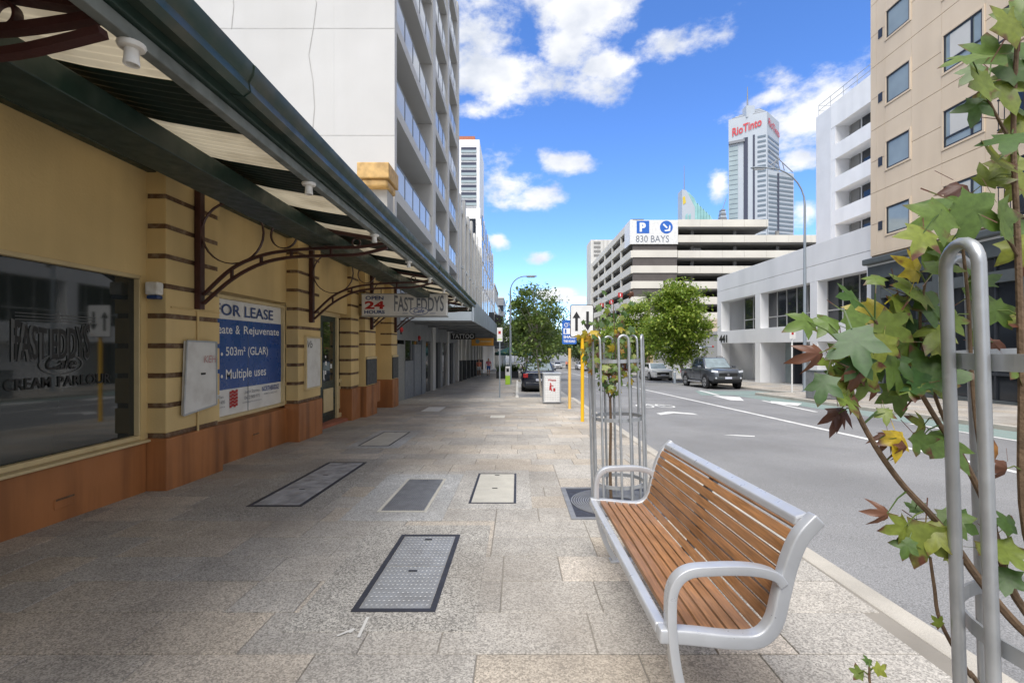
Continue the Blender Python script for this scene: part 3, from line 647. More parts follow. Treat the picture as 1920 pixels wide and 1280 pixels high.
# conduit on the first pier, and the alarm box
B().tube([(-3.94, 5.96, E + .50), (-3.935, 5.96, E + .36), (-3.935, 5.96, zg(6))], .014, 6).build('conduit', 'yellow_render', cafe, True)
B().tube([(-3.937, 5.5, E + .45), (-3.937, 6.4, E + .45)], .010, 6).build('conduit', 'yellow_render', cafe, True)
al = thing('alarm_box', 'white plastic alarm box with blue base on the yellow pier by the big shop window', 'alarm box', (-4.06, 5.38, E + .57))
B().box(-4.12, -3.97, 5.34, 5.438, E + .575, E + .72).build('cover', 'plastic_white', al, bevel=.02); B().box(-4.11, -3.98, 5.35, 5.437, E + .53, E + .573).build('strobe', 'plastic_blue', al, bevel=.015)
# blank white notice boards hung on the piers
nb = thing('notice_board', 'scuffed white blank notice board leaning on the first banded pier by the big shop window', 'notice board', (-3.9, 5.9, E - .75), group='notice boards on the piers')
x = -3.9
b = B().hexa([(x - .02, 5.64, E - .80), (x + .01, 5.64, E - .80), (x + .01, 6.26, E - .74), (x - .02, 6.26, E - .74), (x - .03, 5.70, E + .07), (x, 5.70, E + .07), (x, 6.26, E + .06), (x - .03, 6.26, E + .06)]); b.build('panel', 'board_white', nb)
for p_, q_ in (((5.64, -.80), (6.26, -.74)), ((6.26, -.74), (6.26, .06)), ((6.26, .06), (5.70, .07)), ((5.70, .07), (5.64, -.80))):
    B().tube([(x + .006, p_[0], E + p_[1]), (x + .004, q_[0], E + q_[1])], .014, 4).build('frame', 'steel_galv', nb)
text('KEH', nb, 'graffiti_pink', (x + .012, 6.0, E - .20), fw_, up, .09, name='scrawl', shear=.2); B().box(x + .01, x + .016, 5.95, 6.03, E - .345, E - .32).build('slot', 'print_black', nb)
nb2 = thing('notice_board', 'scuffed white blank notice board with black scrawl on the pier beside the green door', 'notice board', (-3.93, 9.3, E - .5), group='notice boards on the piers')
B().box(-3.945, -3.915, 8.98, 9.62, E - .77, E + .16).build('panel', 'board_white', nb2)
for y0, y1, z0, z1 in ((8.95, 9.65, -.80, -.772), (8.95, 9.65, .162, .19), (8.95, 8.978, -.772, .162), (9.622, 9.65, -.772, .162)): B().box(-3.948, -3.9, y0, y1, E + z0, E + z1).build('frame', 'cream_trim', nb2)
text('Vb', nb2, 'print_black', (-3.914, 9.02, E - .02), fw_, up, .13, name='scrawl', width=.22, shear=.2)
# awning
AW = thing('street_awning', 'dark green bullnose awning with striped corrugated sheets over the footpath by the cafe', 'awning', (-2.8, 6, E + 1.2))
prof = [(-4.165, 2.03), (-3.8, 1.95), (-3.4, 1.82), (-3.0, 1.67), (-2.6, 1.535), (-2.25, 1.455), (-1.9, 1.395), (-1.60, 1.35)]
def sheet(y0, y1, m):
    n_ = int(round((y1 - y0) / .076)) * 4; b = B(); k = len(prof)
    for i in range(n_ + 1):
        y = y0 + (y1 - y0) * i / n_; h = .010 * math.cos(2 * math.pi * i / 4 + .7)
        for (x, z) in prof: b.v.append((x, y, E + z + h))
    for i in range(n_):
        for j in range(k - 1): b.f.append((i * k + j, i * k + j + 1, (i + 1) * k + j + 1, (i + 1) * k + j)); b.m.append(0)
    return b.build('roof_sheet', m, AW, smooth=True)
y = -5.18; k = 0
while y < 16.4:
    sheet(y, min(y + .64, 16.5), 'sheet_cream' if k % 2 else 'sheet_green'); y += .642; k += 1
B().box(-2.57, -2.23, -5.2, 16.5, E + 1.245, E + 1.385).build('purlin', 'dark_green_paint', AW, bevel=.008)
B().box(-4.165, -4.06, -5.2, 16.5, E + 1.96, E + 2.01).build('wall_plate', 'dark_green_paint', AW, bevel=.008)
B().box(-1.625, -1.565, -5.2, 16.5, E + 1.25, E + 1.31).build('trim_board', 'trim_grey', AW, bevel=.006)
B().box(-1.60, -1.54, -5.2, 16.5, E + 1.312, E + 1.41).build('fascia', 'dark_green_paint', AW, bevel=.006)
gp = [(-1.538, 1.36), (-1.47, 1.345), (-1.435, 1.37), (-1.445, 1.42), (-1.42, 1.46), (-1.415, 1.515), (-1.43, 1.517), (-1.445, 1.47), (-1.46, 1.40), (-1.5, 1.375), (-1.538, 1.385)]
B().loft([[(x, yy, E + z) for x, z in gp] for yy in (-5.2, 2.0, 9.0, 16.62)]).build('gutter', 'gutter_green', AW, smooth=True)
for yy in (2.6, 8.9): B().loft([[(x + (.006 if x > -1.5 else 0), yy + t_, E + z - .004) for x, z in gp] for t_ in (0, .05)]).build('gutter_joint', 'gutter_green', AW, smooth=True)
B().box(-4.16, -1.55, 16.5, 16.56, E + 1.2, E + 1.36).build('end_board', 'dark_green_paint', AW)
for yy in [-3.1 + 1.7 * i for i in range(12)]:
    s = thing('lamp_socket', 'white ceramic batten lamp socket without bulb under the cafe awning edge', 'lamp socket', (-1.6, yy, E + 1.24), group='lamp sockets along the awning')
    B().lathe([(.0, 0.008), (.05, .008), (.052, 0), (.046, -.012), (.03, -.016)], (-1.595, yy, E + 1.243), n=18).build('base', 'plastic_white', s, smooth=True)
    B().lathe([(.026, -.014), (.027, -.05), (.030, -.075), (.028, -.08), (.022, -.078), (.02, -.05)], (-1.595, yy, E + 1.243), n=16).build('holder', 'plastic_white', s, smooth=True)
def spline(pts, n=5):
    pts = [Vector(p) for p in pts]; out = []
    for i in range(len(pts) - 1):
        p0, p1, p2, p3 = pts[max(i - 1, 0)], pts[i], pts[i + 1], pts[min(i + 2, len(pts) - 1)]
        for k in range(n):
            t = k / n; out.append(0.5 * (2 * p1 + (p2 - p0) * t + (2 * p0 - 5 * p1 + 4 * p2 - p3) * t * t + (3 * p1 - p0 - 3 * p2 + p3) * t ** 3))
    out.append(pts[-1]); return out
def ring(b, c, r, t=.012, wy=.018, n=28):
    x, y, z = c
    rings = []
    for i in range(n + 1):
        a = 2 * math.pi * i / n; cs, sn = math.cos(a), math.sin(a)
        rings.append([(x + cs * (r - t), y - wy, z + sn * (r - t)), (x + cs * r, y - wy, z + sn * r), (x + cs * r, y + wy, z + sn * r), (x + cs * (r - t), y + wy, z + sn * (r - t))])
    return b.loft(rings, cap=False)
def bar(b, pts, w_=.022, t=.016):
    rr = []
    for i, p in enumerate(pts):
        a = pts[max(i - 1, 0)]; c = pts[min(i + 1, len(pts) - 1)]; d = (c - a).normalized(); nn = Vector((-d.z, 0, d.x))
        rr.append([p + nn * t + Vector((0, -w_, 0)), p + nn * t + Vector((0, w_, 0)), p - nn * t + Vector((0, w_, 0)), p - nn * t + Vector((0, -w_, 0))])
    return b.loft(rr)
UPP = [(-3.86, .64), (-3.51, .96), (-3.15, 1.12), (-2.78, 1.185), (-2.29, 1.215), (-1.95, 1.225), (-1.60, 1.275)]
LOW = [(-3.86, .53), (-3.51, .83), (-3.15, 1.02), (-2.78, 1.10), (-2.29, 1.12), (-1.95, 1.135), (-1.60, 1.215)]
def bracket(yc, wherelabel):
    t = thing('awning_bracket', wherelabel, 'bracket', (-3.9, yc, E + .5), group='iron brackets under the awning')
    B().box(-3.945, -3.87, yc - .045, yc + .045, E + .46, E + 1.93).build('post', 'maroon_iron', t, bevel=.006)
    bar(B(), spline([(x, yc, E + z) for x, z in UPP])).build('arm', 'maroon_iron', t); bar(B(), spline([(x, yc, E + z) for x, z in LOW])).build('arm', 'maroon_iron', t)
    bar(B(), [Vector((x, yc, E + z - .045)) for x, z in prof[1:]], .03, .022).build('rafter', 'maroon_iron', t)
    for c, r in (((-3.50, 1.40), .385), ((-2.87, 1.37), .165), ((-2.36, 1.31), .075), ((-1.98, 1.28), .055)):
        ring(B(), (c[0], yc, E + c[1]), r).build('scroll_ring', 'maroon_iron', t, smooth=True)
    for i in (1, 2, 3, 4):
        B().box(UPP[i][0] - .012, UPP[i][0] + .012, yc - .02, yc + .02, E + LOW[i][1], E + UPP[i][1]).build('spacer', 'maroon_iron', t)
bracket(1.87, 'maroon iron awning bracket above the big lettered shop window')
bracket(5.95, 'maroon iron awning bracket on the banded pier carrying the leaning white board')
bracket(9.2, 'maroon iron awning bracket on the pier between lease board and green door')
bracket(13.0, 'maroon iron awning bracket on the slate-panelled pier just behind the cafe sign'); bracket(15.55, 'maroon iron awning bracket on the last yellow pier before the grey shop')
# hanging light-box sign
sg = thing('cafe_sign', 'white hanging light-box sign reading OPEN 24 HOURS under the awning', 'sign', (-2.9, 12.35, E + .78))
B().box(-3.96, -1.80, 12.3, 12.55, E + .78, E + 1.34).build('box', 'sign_white', sg, bevel=.012)
b = B()
for z0, z1 in ((.765, .79), (1.33, 1.355)): b.box(-3.975, -1.785, 12.29, 12.56, E + z0, E + z1)
b.build('edge_trim', 'steel_galv', sg)
yf = 12.296; rt = (1, 0, 0)
text('OPEN', sg, 'navy_print', (-3.86, yf, E + 1.19), rt, up, .10, width=.46, bold=.03); text('24', sg, 'print_red', (-3.88, yf, E + .96), rt, up, .20, width=.50, bold=.04); text('HOURS', sg, 'navy_print', (-3.89, yf, E + .84), rt, up, .09, width=.52, bold=.03)
text('FAST EDDYS', sg, 'print_grey', (-3.13, yf, E + .90), rt, up, .34, width=1.26, bold=.015, arc=.25)
b = B(); n_ = 28; b.add([(-2.50 + .24 * math.cos(2 * math.pi * i / n_), yf - .005, E + .905 + .10 * math.sin(2 * math.pi * i / n_)) for i in range(n_)], [tuple(range(n_))]); b.build('oval_field', 'sign_white', sg)
ellipse(sg, 'lease_blue', (-2.50, yf - .002, E + .905), rt, up, .24, .10, .014, dpt=.005); text('Cafe', sg, 'lease_blue', (-2.5, yf - .004, E + .86), rt, up, .11, align='CENTER', shear=.3, depth=.006, bold=.01)
for x0, x1 in ((-2.92, -2.78), (-2.22, -2.08)): B().box(x0, x1, yf - .003, yf, E + .845, E + .855).build('flourish', 'lease_blue', sg)
for x in (-3.5, -2.3): B().tube([(x, 12.43, E + 1.34), (x, 12.43, E + 1.5)], .012, 6).build('hanger', 'maroon_iron', sg)
# ---------------------------------------------------------------- left side of the street beyond the cafe
apt = thing('apartment_building', 'tall white apartment block with recessed balconies and a blank side wall', 'building', (-10, 25, zg(25)))
YA, YB, XA, XB = 16.75, 35.0, -4.25, -16.0
def part(name, m, par, *bx, bevel=0, **k):
    b = B()
    for q in bx: b.box(*q)
    return b.build(name, m, par, bevel=bevel, **k)
TOP = E + 24.0
part('side_wall', 'white_render', apt, (XB, XA - 2.1, YA, YA + .3, -3, TOP)); part('side_wall', 'white_render', apt, (XA - 2.098, XA, YA, YA + .3, E + 2.4, TOP))
part('rear_wall', 'white_render', apt, (XA - 2.3, XA - 2.1, YA + .302, YB, -3, TOP)); part('roof', 'white_render', apt, (XB, XA - .02, YA + .05, YB - .05, TOP - .4, TOP - .1))
part('end_wall', 'white_render', apt, (XB, XA - 2.302, YB - .3, YB, -3, TOP))
part('flashing', 'pale_office', apt, (-6.2, -4.22, YA - .05, YA - .003, E + 5.35, E + 5.7))
# stained joints of the blank wall, thin proud strips
for z in (13.1, 11.0, 7.3): part('wall_joint', 'white_stain', apt, (XB, XA, YA - .004, YA - .0005, E + z, E + z + .03))
for x, z0, z1 in ((-7.1, 7.4, 20), (-9.9, 11.0, 22)):
    pts = [Vector((x + .12 * math.sin(i * 1.7) + .05 * math.sin(i * 4.1), YA - .001, E + z0 + (z1 - z0) * i / 14)) for i in range(15)]
    B().tube(pts, .018, 4).build('wall_crack', 'white_stain', apt)
floors = [2.15 + 2.98 * k for k in range(8)]
piers_y = [YA + .302, 24.1, 24.9, 29.2, 29.9, 33.6, 34.2, YB]
for a, c in ((24.1, 24.9), (29.2, 29.9), (34.2, YB)): part('pier', 'white_render', apt, (XA - 2.098, XA + .05, a, c, -1, TOP + .4))
part('parapet', 'white_render', apt, (XA - .3, XA + .04, YA + .302, 24.1, TOP - .6, TOP))
for k, z in enumerate(floors):
    for (a, c) in ((YA + .305, 24.097), (24.903, 29.197), (29.903, 34.197)):
        bal = B().box(XA - 2.095, XA, a, c, E + z, E + z + (.42 if k else .3)).build('balcony_slab', 'white_render', apt, bevel=.01)
        zt = E + z + .42
        B().tube([(XA - .05, a, zt + .95), (XA - .05, c, zt + .95)], .025, 6).build('handrail', 'steel_galv', bal)
        nn = max(2, int((c - a) / 1.4))
        for i in range(nn):
            y0, y1 = a + (c - a) * i / nn, a + (c - a) * (i + 1) / nn
            B().box(XA - .055, XA - .045, y0 + .04, y1 - .04, zt + .06, zt + .90).build('glass_panel', 'rail_glass', bal); B().box(XA - .07, XA - .03, y0 - .02, y0 + .02, zt, zt + .95).build('post', 'charcoal_frame', bal)
        if k < 7:
            dw = B().box(XA - 2.095, XA - 2.06, a + .8, c - .5, zt + .02, zt + 2.1).build('sliding_door', 'office_glass', apt)
            B().box(XA - 2.06, XA - 2.03, (a + c) / 2 - .03, (a + c) / 2 + .03, zt + .02, zt + 2.1).build('frame', 'white_render', dw)
# grey shop under the apartments, with steel street awning
shop = thing('grey_shop', 'grey clad shopfront with slate door and tall glazed panels below the apartments', 'shop', (-4.3, 22, zg(22)))
def sbox(name, m, y0, y1, z0, z1, x1=-4.25, x0=-4.5, par=shop, bevel=0):
    b = B(); g0, g1 = (zg(y0), zg(y1)) if z0 is None else (E + z0, E + z0)
    b.hexa([(x0, y0, g0), (x1, y0, g0), (x1, y1, g1), (x0, y1, g1), (x0, y0, E + z1), (x1, y0, E + z1), (x1, y1, E + z1), (x0, y1, E + z1)]); return b.build(name, m, par, bevel=bevel)
sbox('wall', 'grey_cladding', 16.6, 35.0, .25, 2.4)
sbox('side_return', 'grey_cladding', 16.62, 35.0, None, .25, -4.6, -4.8)
sbox('mesh_gate', 'mesh_screen', 16.65, 18.4, None, .1, -4.28)
dd = sbox('door', 'slate_door', 18.45, 19.9, None, -.55, -4.27); wn = sbox('window', 'dark_window', 18.45, 21.0, -.53, .25, -4.33)
for y in (18.45, 19.6, 20.9): sbox('mullion', 'grey_cladding', y, y + .1, -.53, .25, -4.30, -4.34, wn)
sbox('door', 'slate_door', 19.95, 21.3, None, .1, -4.24); sbox('column', 'slate_door', 21.35, 22.2, None, .25, -4.2)
for y0, y1 in ((22.3, 24.4), (24.5, 26.4), (27.3, 29.6), (29.7, 31.6)):
    g = sbox('window', 'office_glass', y0, y1, None, .2, -4.33); sbox('frame', 'charcoal_frame', y0 - .08, y0 - .005, None, .25, -4.26, -4.35, g)
sbox('column', 'grey_cladding', 26.45, 27.2, None, .25, -4.2); sbox('column', 'grey_cladding', 31.7, 32.4, None, .25, -4.2)
for (y, z) in ((17.6, .62), (20.8, .38)):
    a = thing('fire_bell', 'round red alarm bell on the grey wall ' + ('above the mesh gate' if y < 18 else 'above the slate door'), 'alarm bell', (-4.2, y, E + z)); B().lathe([(.10, 0), (.10, .05), (.06, .09), (0, .1)], (-4.248, y, E + z), 'x', 14).build('gong', 'print_red', a, smooth=True); B().box(-4.249, -4.2, y - .03, y + .03, E + z - .16, E + z - .09).build('bracket', 'car_black_trim', a)
aw2 = thing('steel_awning', 'blue-grey steel street awning with deep fascia over the grey shop', 'awning', (-3, 26, E + 1))
part('soffit', 'soffit_grey', aw2, (-4.24, -1.66, 17.6, 37.5, E + 1.0, E + 1.06)); part('fascia', 'grey_blue_fascia', aw2, (-1.65, -1.58, 17.55, 37.55, E + .92, E + 1.72), bevel=.01)
part('end_fascia', 'grey_blue_fascia', aw2, (-4.24, -1.652, 17.5, 17.58, E + .95, E + 1.5)); part('roof_sheet', 'grey_blue_fascia', aw2, (-4.24, -1.66, 17.6, 37.5, E + 1.5, E + 1.56))
for y in (20, 23, 26, 29, 32, 35): part('soffit_joist', 'soffit_grey', aw2, (-4.24, -1.66, y, y + .12, E + .92, E + .998))
for y in (19, 22): part('tie_rod', 'steel_galv', aw2, (-4.2, -1.7, y, y + .03, E + 1.7, E + 1.73))
ts = thing('tattoo_sign', 'small black hanging sign reading TATTOO under the steel awning', 'sign', (-2.9, 28, E + .7)); c0 = P(845, 636, 28)
B().box(c0.x, c0.x + 1.42, 28, 28.12, c0.z, c0.z + .36).build('box', 'print_black', ts); text('TATTOO', ts, 'sign_white', (c0.x + .08, 27.998, c0.z + .05), rt, up, .26, width=1.26, bold=.01)
for x in (.3, 1.1): B().tube([(c0.x + x, 28.06, c0.z + .36), (c0.x + x, 28.06, E + .95)], .012, 6).build('hanger', 'charcoal_frame', ts)
os_ = thing('hanging_sign', 'orange hanging shop sign beyond the tattoo sign', 'sign', (-2.8, 34, E + .3)); c0 = P(884, 648, 33)
B().box(c0.x, c0.x + 1.5, 33, 33.12, c0.z, c0.z + .52).build('box', 'orange_sign', os_); B().lathe([(.14, -.01), (.14, .004)], (c0.x + .42, 32.998, c0.z + .3), 'y', 14).build('emblem', 'bike_green', os_); B().box(c0.x + .62, c0.x + 1.35, 32.994, 32.999, c0.z + .25, c0.z + .33).build('lettering', 'cream_trim', os_)
for x in (.2, 1.3): B().tube([(c0.x + x, 33.06, c0.z + .5), (c0.x + x, 33.06, E + .95)], .012, 6).build('hanger', 'charcoal_frame', os_)
# art deco white terrace with columns at street level
deco = thing('deco_building', 'weathered white two-tone deco terrace with pilasters and street colonnade', 'building', (-8, 46, zg(46)))
part('wall', 'white_deco', deco, (-14, -4.4, 35.2, 58, E + 1.2, E + 10.4)); part('parapet_cap', 'white_deco', deco, (-14, -4.3, 35.15, 58.05, E + 10.402, E + 10.7))
for i in range(8):
    y = 35.3 + 3.1 * i; pl = B().box(-4.398, -4.15, y, y + .75, E + 1.2, E + 11.2 + (.4 if i % 2 else 0)).build('pilaster', 'white_deco', deco, bevel=.04)
    for z0, z1 in ((2.6, 5.2), (6.2, 8.9)):
        if i < 7:
            wn = B().box(-4.399, -4.37, y + 1.2, y + 2.6, E + z0, E + z1).build('window', 'office_glass', deco); B().box(-4.37, -4.34, y + 1.85, y + 1.93, E + z0, E + z1).build('mullion', 'white_deco', wn); B().box(-4.39, -4.22, y + 1.1, y + 2.7, E + z0 - .15, E + z0).build('sill', 'white_deco', wn)
    cl = sbox('column', 'white_deco', y, y + .6, None, .9, -4.1, -4.6, deco); sbox('column_base', 'slate_panel', y - .03, y + .63, None, -1.0 - S * i * 2.5, -4.06, -4.62, cl)
sbox('shop_wall', 'mid_grey', 35.2, 58, None, 1.2, -4.9, -5.1, deco)
for i in range(4): sbox('shop_window', 'dark_window', 36.3 + 6 * i, 40.5 + 6 * i, None, .4, -4.85, -4.89, deco)
part('street_awning', 'slate_panel', deco, (-4.25, -1.9, 38, 58, E + .7, E + 1.1))
# modern white and dark glass block, and those behind
mod = thing('office_building', 'white framed mid-rise block with dark vertical glazing beyond the deco terrace', 'building', (-10, 74, zg(74)))
part('side_wall', 'white_office', mod, (-20, -4.3, 58.2, 58.6, -4, E + 14.6)); part('wall', 'white_office', mod, (-20, -4.4, 58.602, 90, -4, E + 15.5))
part('stair_head', 'white_office', mod, (-9.5, -4.6, 60, 70, E + 15.5, E + 17.2))
for k in range(5):
    for j in range(4):
        wn = B().box(-4.398, -4.34, 60 + 7.4 * j, 65.6 + 7.4 * j, E + 1.4 + 3.1 * k, E + 3.9 + 3.1 * k).build('window', 'office_glass', mod); B().box(-4.34, -4.25, 62.7 + 7.4 * j, 62.9 + 7.4 * j, E + 1.4 + 3.1 * k, E + 3.9 + 3.1 * k).build('fin', 'white_office', wn)
for k in (2, 3): B().box(-7.2, -5.0, 58.14, 58.198, E + 2.2 + 3.6 * k, E + 4.6 + 3.6 * k).build('window', 'office_glass', mod)
part('street_awning', 'charcoal_frame', mod, (-4.3, -1.7, 60, 90, E + .1, E + .9))
tw = thing('apartment_tower', 'distant white residential tower with stacked dark balconies above the left terrace', 'building', (-30, 200, -4))
x1 = (899 - VX) * 190 / F; zt = E + (650 - 262) * 190 / F
part('core', 'white_office', tw, (x1 - 30, x1, 190, 215, -6, zt)); part('plant_room', 'brick_red', tw, (x1 - 9, x1 - 2, 192, 200, zt, zt + 2.2)); 
k = 0; z = zt - 3.2
while z > 20:
    for (a, c) in ((x1 - 10.5, x1 - 8.2), (x1 - 7.2, x1 - 1.2)):
        o = B().box(a, c, 189.85, 189.99, z - 1.5, z + .2).build('balcony_opening', 'tower_dark', tw); B().box(a, c, 189.6, 189.84, z - 2.0, z - 1.0).build('balustrade', 'tower_glass', o)
    z -= 2.95
for i, (x, y, wd, dp, h, m, lb) in enumerate(((-14, 95, 9.5, 18, 12, 'white_deco', 'stained pale three-storey building far along the left side of the street'), (-13, 116, 8.6, 20, 9, 'white_render', 'low white building far along the left side of the street'), (-12, 140, 8, 26, 14, 'grey_cladding', 'dark grey block with blue glass at the end of the left side'))):
    t = thing('street_building', lb, 'building', (x, y, zg(y)))
    part('wall', m, t, (x, x + wd, y, y + dp, -7, E + h)); part('parapet', 'white_deco', t, (x - .1, x + wd + .1, y - .1, y + dp + .1, E + h, E + h + .5)); part('street_awning', 'charcoal_frame', t, (x + wd, x + wd + 2.4, y, y + dp, E - .4, E + .1))
    for a in range(3):
        for f in range(int(h / 3.2)): B().box(x + 1.2 + a * 2.6, x + 2.8 + a * 2.6, y - .05, y - .002, E + 1 + 3.1 * f, E + 2.7 + 3.1 * f).build('window', 'office_glass', t)
    for a in range(6):
        for f in range(int(h / 3.2)): B().box(x + wd + .002, x + wd + .05, y + 1 + a * 2.9, y + 2.6 + a * 2.9, E + 1 + 3.1 * f, E + 2.7 + 3.1 * f).build('window', 'office_glass', t)
# end of the street: low buildings closing the view
for i, (x0, x1_, y, h, m, lb) in enumerate(((-20, -2, 420, 20, 'white_deco', 'pale office block closing the far end of the street'), (-1, 22, 470, 15, 'brick_red', 'brown brick block closing the far end of the street'), (23, 60, 440, 12, 'mid_grey', 'low grey block closing the far end of the street'))):
    t = thing('distant_building', lb, 'building', (x0, y, -4.6)); part('wall', m, t, (x0, x1_, y, y + 20, -6, h)); part('roof', 'grey_cladding', t, (x0 - .3, x1_ + .3, y - .3, y + 20.3, h, h + .6))
    for a in range(int((x1_ - x0) / 3.4)):
        for f in range(int(h / 4)): B().box(x0 + 1 + a * 3.4, x0 + 3 + a * 3.4, y - .06, y - .002, -2 + 4 * f, 4 * f).build('window', 'office_glass', t)
# ---------------------------------------------------------------- right side of the street
XBg = 16.5
bg = thing('rendered_building', 'beige rendered multi-storey block with dark framed windows over a grey glazed podium', 'building', (20, 14, zg(14)))
Y0, Y1 = 2.0, 22.6
part('core', 'beige_dark', bg, (XBg + .05, 30, Y0 + .02, Y1 - .02, E + 4.05, E + 24.0))
cols = [(20.35, 21.62, 0), (17.15, 18.72, 1), (13.9, 16.1, 2), (10.2, 11.5, 0), (6.8, 8.4, 1)]
zf = [4.2 + 2.91 * k for k in range(7)]
# facade panels, each with its own edges, laid out around the windows
def panel(y0, y1, z0, z1):
    if y1 - y0 > .05 and z1 - z0 > .05: B().box(XBg, XBg + .14, y0 + .006, y1 - .006, E + z0 + .012, E + z1 - .012).build('facade_panel', 'beige_render', bg)
for k, z in enumerate(zf):
    z1 = z + 2.91; edges = Y0
    for (a, c, kind) in sorted(cols):
        wz0, wz1 = {0: (z + .83, z + 2.03), 1: (z + .55, z + 1.98), 2: (z + .1, z + 2.05)}[kind]
        panel(edges, a - .09, z, z + 1.45); panel(edges, a - .09, z + 1.45, z1)
        panel(a - .09, c + .09, z, wz0 - .08); panel(a - .09, c + .09, wz1 + .08, z1); edges = c + .09
        b = B(); A, C, Z0, Z1 = a - .09, c + .09, E + wz0 - .08, E + wz1 + .08
        su = b.box(XBg - .03, XBg + .14, A, C, Z1 - .08, Z1).box(XBg - .03, XBg + .14, A, C, Z0, Z0 + .08).box(XBg - .03, XBg + .14, A, a, Z0 + .08, Z1 - .08).box(XBg - .03, XBg + .14, c, C, Z0 + .08, Z1 - .08).build('window_surround', 'beige_render', bg, bevel=.006)
        wn = B().box(XBg + .03, XBg + .049, a, c, E + wz0, E + wz1).build('window', 'pale_glass' if kind < 2 else 'office_glass', bg)
        f = .06; b = B(); X0, X1 = XBg + .0, XBg + .029
        b.box(X0, X1, a, c, E + wz1 - f, E + wz1).box(X0, X1, a, c, E + wz0, E + wz0 + f).box(X0, X1, a, a + f, E + wz0 + f, E + wz1 - f).box(X0, X1, c - f, c, E + wz0 + f, E + wz1 - f)
        if kind == 1: b.box(X0, X1, a + f, c - f, E + wz0 + .34, E + wz0 + .40).box(X0, X1, a + .38, a + .46, E + wz0 + f, E + wz1 - f)
        b.build('frame', 'charcoal_frame', wn)
        if kind == 1: B().box(XBg + .018, XBg + .0285, a + .48, c - .25, E + wz0 + .42, E + wz1 - .1).build('curtain', 'curtain', wn)
        if kind == 2:
            b = B()
            for i in range(13): b.box(XBg - .40, XBg - .38, a - .1 + (c - a + .2) * i / 12 - .008, a - .1 + (c - a + .2) * i / 12 + .008, E + wz0 + .05, E + wz0 + 1.0)
            b.box(XBg - .42, XBg - .36, a - .12, c + .12, E + wz0 + 1.0, E + wz0 + 1.05).box(XBg - .42, XBg - .36, a - .12, c + .12, E + wz0, E + wz0 + .05).box(XBg - .40, XBg - .032, a - .1, a - .07, E + wz0 + 1.0, E + wz0 + 1.04).box(XBg - .40, XBg - .032, c + .07, c + .1, E + wz0 + 1.0, E + wz0 + 1.04)
            b.build('juliet_rail', 'charcoal_frame', wn)
    panel(edges, 22.24, z, z + 1.45); panel(edges, 22.24, z + 1.45, z1); panel(22.24, Y1, z, z + 1.45); panel(22.24, Y1, z + 1.45, z1)
    v = B().box(XBg - .02, XBg + .0, 21.86, 22.1, E + z + 1.1, E + z + 1.5).build('vent', 'charcoal_frame', bg)
part('cornice', 'podium_grey', bg, (XBg - .35, XBg + .3, Y0, Y1 + .1, E + 3.78, E + 4.06), bevel=.05); part('cornice_line', 'pale_office', bg, (XBg - .12, XBg + .3, Y0, Y1 + .06, E + 3.70, E + 3.775)); part('fascia', 'podium_grey', bg, (XBg - .10, XBg + .3, Y0, Y1 + .05, E + 3.1, E + 3.698))
part('podium_core', 'charcoal_frame', bg, (XBg + .4, 30, Y0, Y1, -2, E + 3.7))
for i in range(7):
    y = Y0 + .1 + 3.3 * i; p = part('podium_pier', 'podium_grey', bg, (XBg - .08, XBg + .39, y, y + .55, -2, E + 3.098))
    if i < 6:
        g = part('shop_window', 'office_glass', bg, (XBg + .15, XBg + .2, y + .552, y + 3.298, -.4, E + 3.098))
        b = B()
        for j in range(4): b.box(XBg + .08, XBg + .149, y + .6 + j * .86, y + .67 + j * .86, -.4, E + 3.098)
        b.box(XBg + .07, XBg + .148, y + .552, y + 3.298, E + .9, E + 1.0).box(XBg + .07, XBg + .148, y + .552, y + 3.298, E - 1.0, E - .9); b.build('mullion', 'charcoal_frame', g)
        part('stall_riser', 'podium_grey', bg, (XBg - .02, XBg + .38, y + .552, y + 3.298, -2, -.402))
        part('awning_box', 'podium_grey', bg, (XBg - .06, XBg + .14, y + .56, y + 3.29, E + 2.2, E + 2.6))
# white office at number 441
X4 = 16.9
of = thing('white_office', 'white two-storey office podium numbered 441 with deep framed window bays', 'building', (20, 32, zg(32)))
def ob(name, m, y0, y1, z0, z1, x0=X4, x1=X4 + .72, par=of, bevel=.015): return B().box(x0, x1, y0, y1, z0 if z0 <= -2 else E + z0, E + z1).build(name, m, par, bevel=bevel)
ob('parapet', 'white_office', 22.75, 40.9, 4.62, 5.82); ob('lintel', 'white_office', 22.75, 40.9, 3.7, 4.6); ob('sill_band', 'white_office', 22.75, 40.9, .28, 1.28)
ob('roof', 'pale_office', 22.75, 40.9, 5.2, 5.3, X4 + .72, 40); ob('end_wall', 'white_office', 40.6, 40.9, -3, 5.8, X4 + .721, 40)
for a, c in ((22.75, 23.4), (27.25, 27.95), (33.65, 34.4), (40.1, 40.9)):
    ob('column', 'white_office', a, c, 1.282, 3.698); ob('column', 'white_office', a, c, -3, .278)
for (a, c) in ((23.4, 27.25), (27.95, 33.65), (34.4, 37.2)):
    wn = ob('window', 'office_glass', a, c, 1.282, 3.698, X4 + .60, X4 + .64, bevel=0); n_ = max(2, int(round((c - a) / 1.25)))
    b = B()
    for i in range(n_ + 1): yy = a + (c - a) * i / n_; b.box(X4 + .56, X4 + .598, yy - .035, yy + .035, E + 1.282, E + 3.698)
    b.box(X4 + .555, X4 + .597, a, c, E + 2.0, E + 2.07); b.build('mullion', 'white_stain', wn)
    ob('back_wall', 'mid_grey', a, c, 1.283, 3.697, X4 + .66, X4 + .72, bevel=0)
ob('back_wall', 'white_office', 27.95, 33.65, -3, .278, X4 + 1.8, X4 + 1.9); gd = ob('garage_door', 'pale_office', 28.3, 31.6, -3, .1, X4 + 1.7, X4 + 1.79)
